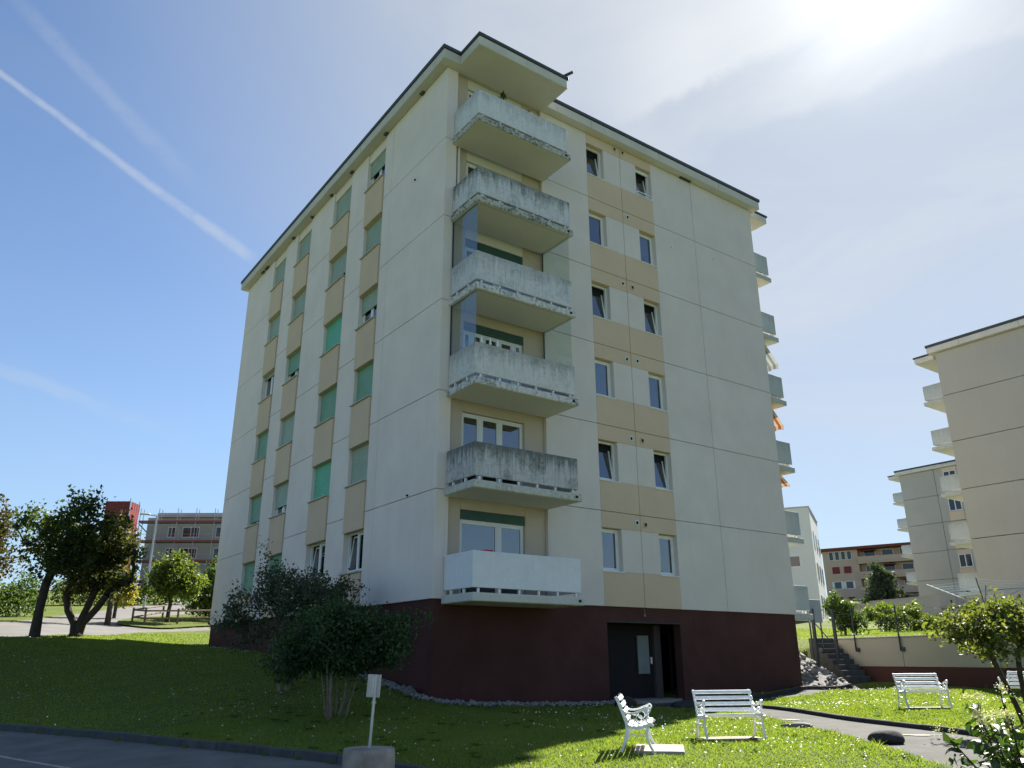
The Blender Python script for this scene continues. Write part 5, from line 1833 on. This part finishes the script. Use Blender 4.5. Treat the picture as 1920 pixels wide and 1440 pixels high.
T('green_shrub', 'low olive shrub by the lawn strip next to the main building corner', 22.5, 9.5, [(0, 0, .3), (0, 0, .5)],
  [(0, 0, .7, 1.5, 1.5, .7), (-1.6, 1.2, .6, 1.3, 1.3, .6), (-3, 2.5, .6, 1.4, 1.4, .7)], nattr=110, leaf_mat=mLeafMid, leaf_size=.14, nper=13, spread=.18, seed=64, trunk_r=.05)
cx_, cy_ = 64.0, 24.9
cz_ = gz(cx_, cy_)
con = thing('conifer_tree', (cx_, cy_, cz_), 'dark spreading conifer in front of the peach building', 'tree')
mb = MB().tube([(cx_, cy_, cz_ - .2), (cx_ + .05, cy_, cz_ + 2.5), (cx_, cy_, cz_ + 5.2)], [.2, .13, .03], 8)
pts = []
rr = random.Random(77)
for i in range(64):
    z = 1.2 + 4.0 * (i / 63) ** 1.05
    L = 2.3 * (1 - ((z - 1.2) / 4.4)) ** .75 + .15
    a = rr.uniform(0, 6.28); L *= rr.uniform(.65, 1.1)
    b0 = Vector((cx_, cy_, cz_ + z)); e = b0 + Vector((math.cos(a) * L, math.sin(a) * L, rr.uniform(-.35, .1)))
    mb.tube([b0, b0.lerp(e, .5) + Vector((0, 0, .05)), e], [.035, .02, .008], 4, False)
    for t in np.linspace(.25, 1, 7): pts.append(tuple(b0.lerp(e, t)))
mb.build('trunk', mBark, con)
V, F, rv = leaf_cloud(pts, .26, 20, .16, 78, droop=.6)
child('crown', npmesh('crown', V - np.array([cx_, cy_, cz_]), F, mConifer, rv), con)

# flowering shrub in the bottom right corner: every big leaf and flower head is a piece
vx, vy = -2.77, -14.45
vz = gz(vx, vy)
vb = thing('flowering_shrub', (vx, vy, vz), 'shrub with large glossy leaves and creamy flower heads in the lower right corner', 'shrub')
mLeafBig = NG('big_leaf')
_c = mLeafBig.mix(mLeafBig.rng(mLeafBig.n('ShaderNodeObjectInfo').outputs['Random'], 0, 1), (.014, .038, .010), (.042, .080, .018))
_t = mLeafBig.n('ShaderNodeBsdfTranslucent'); mLeafBig.l(mLeafBig.mix(1.0, _c, (1.6, 1.7, .5), 'MULTIPLY'), _t.inputs['Color'])
_m = mLeafBig.n('ShaderNodeMixShader'); _m.inputs[0].default_value = .4
mLeafBig.l(mLeafBig.principled(_c, .38, .5), _m.inputs[1]); mLeafBig.l(_t.outputs[0], _m.inputs[2])
mLeafBig = mLeafBig.done(_m.outputs[0])
mFlower = M_leaf('flower_cream', (.52, .52, .33), (.64, .63, .43), (.40, .44, .18), .2, .7, .2)


def big_leaf():
    V = []; F = []
    n = 8
    for i in range(n + 1):
        t = i / n; w = .40 * math.sin(math.pi * min(1, t ** .85 * .97 + .03)) ** 1.05
        z = .10 * math.sin(t * 2.6) - .16 * t * t
        V += [(-w / 2, t, z + .07 * w), (0, t, z - .02), (w / 2, t, z + .07 * w)]
    for i in range(n):
        a = 3 * i
        F += [(a, a + 1, a + 4, a + 3), (a + 1, a + 2, a + 5, a + 4)]
    me = bpy.data.meshes.new('leaf'); me.from_pydata(V, [], F); me.materials.append(mLeafBig)
    me.polygons.foreach_set('use_smooth', [True] * len(F))
    return me


def flower_head(seed):
    r = np.random.default_rng(seed)
    n = 60
    a = r.random(n) * 6.28; rad = np.sqrt(r.random(n)) * .05
    P = np.c_[rad * np.cos(a), rad * np.sin(a), .028 * (1 - (rad / .05) ** 2) + r.normal(0, .004, n)]
    V, F, rv = leaf_cloud(P, .014, 2, .003, seed, up_bias=2.5)
    return npmesh('flower_head', V, F, mFlower, rv)


lf = big_leaf(); fh = [flower_head(i) for i in range(4)]
r = random.Random(14)
sb_ = MB(); nl = 0
tips = []
for i in range(27):
    a = r.uniform(0, 6.28); L = r.uniform(.15, .78)
    b0 = Vector((vx + .1 * math.cos(a), vy + .1 * math.sin(a), vz))
    e = Vector((vx + L * .95 * math.cos(a), vy + L * .95 * math.sin(a), vz + r.uniform(.80, 1.30) * (1.06 - .28 * L)))
    mid = b0.lerp(e, .5) + Vector((0, 0, .14))
    sb_.tube([b0, mid, e], [.012, .009, .005], 5)
    tips.append((b0, mid, e, a))
sb_.build('stems', mBark, vb)
for i, (b0, mid, e, a) in enumerate(tips):
    for j in range(11):
        t = .30 + .70 * (j + 1) / 11
        p = mid.lerp(e, (t - .5) * 2) if t > .5 else b0.lerp(mid, t * 2)
        aa = a + r.uniform(-1.6, 1.6)
        o = child('leaf', lf, vb, tuple(p - Vector((vx, vy, vz))), (r.uniform(-.5, .35), r.uniform(-.5, .5), aa - math.pi / 2))
        s = r.uniform(.10, .16); o.scale = (s, s, s)
    if i % 5 != 4:
        for q in range(1 + (i % 2)):
            o = child('flower_head', fh[(i + q) % 4], vb, tuple(e + Vector((r.uniform(-.05, .05), r.uniform(-.05, .05), .045)) - Vector((vx, vy, vz))), (r.uniform(-.4, .4), r.uniform(-.4, .4), r.uniform(0, 6)))
            s = r.uniform(.8, 1.3); o.scale = (s, s, s)

pts = [tuple(b0.lerp(e, q) + Vector((0, 0, .10 * (1 - q)))) for b0, mid, e, a in tips for q in (.45, .6, .75, .88)]
V, F, rv = leaf_cloud(pts, .085, 9, .06, 15)
fo = child('foliage', npmesh('foliage', V - np.array([vx, vy, vz]), F, M_leaf('leaf_shrub_inner', (.022, .052, .013), (.05, .09, .02), None, .4, .4, .5), rv), vb)
fo['kind'] = 'stuff'
tiny = [tuple(e + Vector((r.uniform(-.07, .07), r.uniform(-.07, .07), r.uniform(0, .07)))) for b0, mid, e, a in tips for _ in range(2)]
V, F, rv = leaf_cloud(tiny, .016, 40, .022, 16, up_bias=1.5)
bl_ = child('blossom', npmesh('blossom', V - np.array([vx, vy, vz]), F, mFlower, rv), vb)
bl_['kind'] = 'stuff'

# ------------------------------------------------------------------ grass and daisies


def lawn_mask(x, y):
    ok = ~paved(x, y)
    ok &= ~((x > -.05) & (x < WX + .05) & (y > -.02) & (y < WY))
    ok &= ~((x > 5.6) & (x < 9.2) & (y > -1.0) & (y < 0.3))
    ok &= ~((x > 14.9) & (x < 18.5) & (y > .0) & (y < 4))
    for px, py, az, w, dd, off, _ in PADS:
        cx, cy = px + math.sin(az) * off, py + math.cos(az) * off
        f = (x - cx) * math.sin(az) + (y - cy) * math.cos(az); q = (x - cx) * math.cos(az) - (y - cy) * math.sin(az)
        ok &= ~((np.abs(f) < dd / 2 + .02) & (np.abs(q) < w / 2 + .02))
    d = (x - WALL_A[0]) * wn[0] + (y - WALL_A[1]) * wn[1]; s = (x - WALL_A[0]) * wd[0] + (y - WALL_A[1]) * wd[1]
    ok &= ~((np.abs(d - .1) < .25) & (s > -.2) & (s < 16))
    return ok


def visible(x, y):
    dx, dy = x - CAM[0], y - CAM[1]
    u = dx * rt.x + dy * rt.y; f = dx * math.sin(YAW) + dy * math.cos(YAW)
    return (f > 4) & (np.abs(u / np.maximum(f, .1)) < .82)


def make_grass():
    r = np.random.default_rng(99)
    X = []; Y = []
    for (x0, x1, y0, y1, n) in ((-6, 9, -15, 0, 420000), (-9, 1, -8, 21, 150000), (8, 20, -12, 1.5, 160000), (-9, 4, 14, 26, 50000), (-1, 12, 29, 40, 25000), (18, 36, -6, 14, 60000)):
        X.append(r.uniform(x0, x1, n)); Y.append(r.uniform(y0, y1, n))
    x, y = np.concatenate(X), np.concatenate(Y)
    k = visible(x, y) & lawn_mask(x, y)
    x, y = x[k], y[k]
    n = len(x)
    dist = np.hypot(x - CAM[0], y - CAM[1])
    patch = .5 + .5 * np.sin(x * 1.3 + 2 * np.sin(y * .7)) * np.sin(y * 1.1 + 1.5 * np.sin(x * .6))
    fine_ = .5 + .5 * np.sin(x * 5.1 + 2.3 * np.sin(y * 3.3)) * np.sin(y * 4.7 + 2 * np.sin(x * 2.9))
    patch = np.clip(.65 * patch + .35 * fine_, 0, 1)
    k = r.random(n) < .45 + .55 * patch
    x, y, patch, dist = x[k], y[k], patch[k], dist[k]; n = len(x)
    hgt = r.uniform(.02, .05, n) * (.75 + .6 * patch)
    wdt = np.clip(.0045 + .0005 * dist, .006, .03)
    z = terrain_z(x, y)
    z = z + .018 * np.sin(x * 2.3 + 1.1 * np.sin(y * 1.7)) * np.sin(y * 1.9 + .7) - .004
    a = r.random(n) * 6.283
    lean = r.normal(0, .6, (n, 2)) * hgt[:, None]
    V = np.empty((n, 3, 3))
    V[:, 0] = np.c_[x - np.cos(a) * wdt, y - np.sin(a) * wdt, z]
    V[:, 1] = np.c_[x + np.cos(a) * wdt, y + np.sin(a) * wdt, z]
    V[:, 2] = np.c_[x + lean[:, 0], y + lean[:, 1], z + hgt]
    F = np.arange(3 * n).reshape(n, 3)
    rv = np.repeat(np.clip(.5 * r.random(n) + .35 * patch + .15 * r.random(n), 0, 1), 3)
    m = M_leaf('grass_blade', (.120, .180, .038), (.180, .232, .054), (.30, .28, .13), .45, .6, .25)
    o = put('grass', npmesh('grass', V.reshape(-1, 3), F, m, rv)); o['kind'] = 'stuff'
    return n


def make_daisies():
    r = np.random.default_rng(5)
    cx = r.uniform(-9, 17, 300); cy = r.uniform(-13, 18, 300)
    n = 7800
    i = r.integers(0, 300, n)
    x = cx[i] + r.normal(0, .55, n); y = cy[i] + r.normal(0, .55, n)
    # far more of them in the sunny lawn on the right
    keep = visible(x, y) & lawn_mask(x, y) & (r.random(n) < np.where(x > -1, .95, np.where(y < 4, .42, .2)))
    x, y = x[keep], y[keep]
    n = len(x)
    z = terrain_z(x, y) + r.uniform(.045, .085, n)
    s = r.uniform(.008, .017, n) * np.clip(np.hypot(x - CAM[0], y - CAM[1]) / 16, .9, 1.3)
    tilt = r.normal(0, .35, (n, 2))
    V = np.empty((n, 6, 3))
    for k in range(6):
        g = k * math.pi / 3
        V[:, k] = np.c_[x + s * math.cos(g), y + s * math.sin(g), z + s * (math.cos(g) * tilt[:, 0] + math.sin(g) * tilt[:, 1])]
    F = np.arange(6 * n).reshape(n, 6)
    rv = np.repeat(r.random(n), 6)
    g = NG('daisy')
    c = g.mix(g.rng(g.attr('rnd'), .86, .88), (.80, .80, .76), (.72, .62, .10))
    m = g.done(g.principled(c, .8, .2))
    o = put('daisies', npmesh('daisies', V.reshape(-1, 3), F, m, rv)); o['kind'] = 'stuff'




def make_edges():
    r = np.random.default_rng(31)
    X = []; Y = []
    for L, n, off in ((kerb_line, 2600, .14), (pathA_r, 1300, .11), (pathA_l, 3800, .0), (pathB_b, 900, .0), (pathB_t, 300, -.12), (street_n, 2500, .0)):
        P, _ = resample(L, .01)
        T_ = np.gradient(P, axis=0); T_ /= np.linalg.norm(T_, axis=1)[:, None]
        i = r.integers(0, len(P), n)
        q = P[i] + np.c_[-T_[i, 1], T_[i, 0]] * 0
        X.append(q[:, 0] + r.normal(0, .035, n)); Y.append(q[:, 1] + r.normal(0, .035, n))
        if off:
            sgn = 1 if L is kerb_line or L is pathA_r else -1
            nn = np.c_[-T_[i, 1], T_[i, 0]]
            X[-1] = X[-1] + nn[:, 0] * off * sgn; Y[-1] = Y[-1] + nn[:, 1] * off * sgn
    x, y = np.concatenate(X), np.concatenate(Y)
    k = visible(x, y); x, y = x[k], y[k]; n = len(x)
    clump = .5 + .5 * np.sin(x * 6.1 + 2 * np.sin(y * 4.3))
    k = r.random(n) < .25 + .75 * clump; x, y, clump = x[k], y[k], clump[k]; n = len(x)
    hgt = r.uniform(.03, .10, n) * (.6 + .8 * clump)
    z = terrain_z(x, y) - .03
    a = r.random(n) * 6.283
    lean = r.normal(0, .8, (n, 2)) * hgt[:, None]
    w = .007
    V = np.empty((n, 3, 3))
    V[:, 0] = np.c_[x - np.cos(a) * w, y - np.sin(a) * w, z]
    V[:, 1] = np.c_[x + np.cos(a) * w, y + np.sin(a) * w, z]
    V[:, 2] = np.c_[x + lean[:, 0], y + lean[:, 1], z + hgt]
    o = put('edge_grass', npmesh('edge_grass', V.reshape(-1, 3), np.arange(3 * n).reshape(n, 3), bpy.data.materials['grass_blade'], np.repeat(r.random(n), 3))); o['kind'] = 'stuff'
    # rosettes of broad leaved weeds in the turf
    cx = r.uniform(-6, 12, 260); cy = r.uniform(-12, 4, 260)
    k = visible(cx, cy) & lawn_mask(cx, cy); cx, cy = cx[k], cy[k]
    m = 9; n = len(cx) * m
    x0 = np.repeat(cx, m); y0 = np.repeat(cy, m)
    g = np.tile(np.arange(m) * 2 * math.pi / m, len(cx)) + r.normal(0, .25, n)
    L = r.uniform(.05, .12, n); z0 = terrain_z(x0, y0) + .022
    dx, dy = np.cos(g), np.sin(g); ww = L * .22
    V = np.empty((n, 4, 3))
    V[:, 0] = np.c_[x0, y0, z0]
    V[:, 1] = np.c_[x0 + dx * L * .6 - dy * ww, y0 + dy * L * .6 + dx * ww, z0 + .035]
    V[:, 2] = np.c_[x0 + dx * L, y0 + dy * L, z0 + .02]
    V[:, 3] = np.c_[x0 + dx * L * .6 + dy * ww, y0 + dy * L * .6 - dx * ww, z0 + .035]
    mw = M_leaf('weed_leaf', (.060, .12, .03), (.10, .16, .04), None, .35, .9, .05)
    o = put('weeds', npmesh('weeds', V.reshape(-1, 3), np.arange(4 * n).reshape(n, 4), mw, np.repeat(r.random(n), 4))); o['kind'] = 'stuff'


make_grass()
make_daisies()
make_edges()
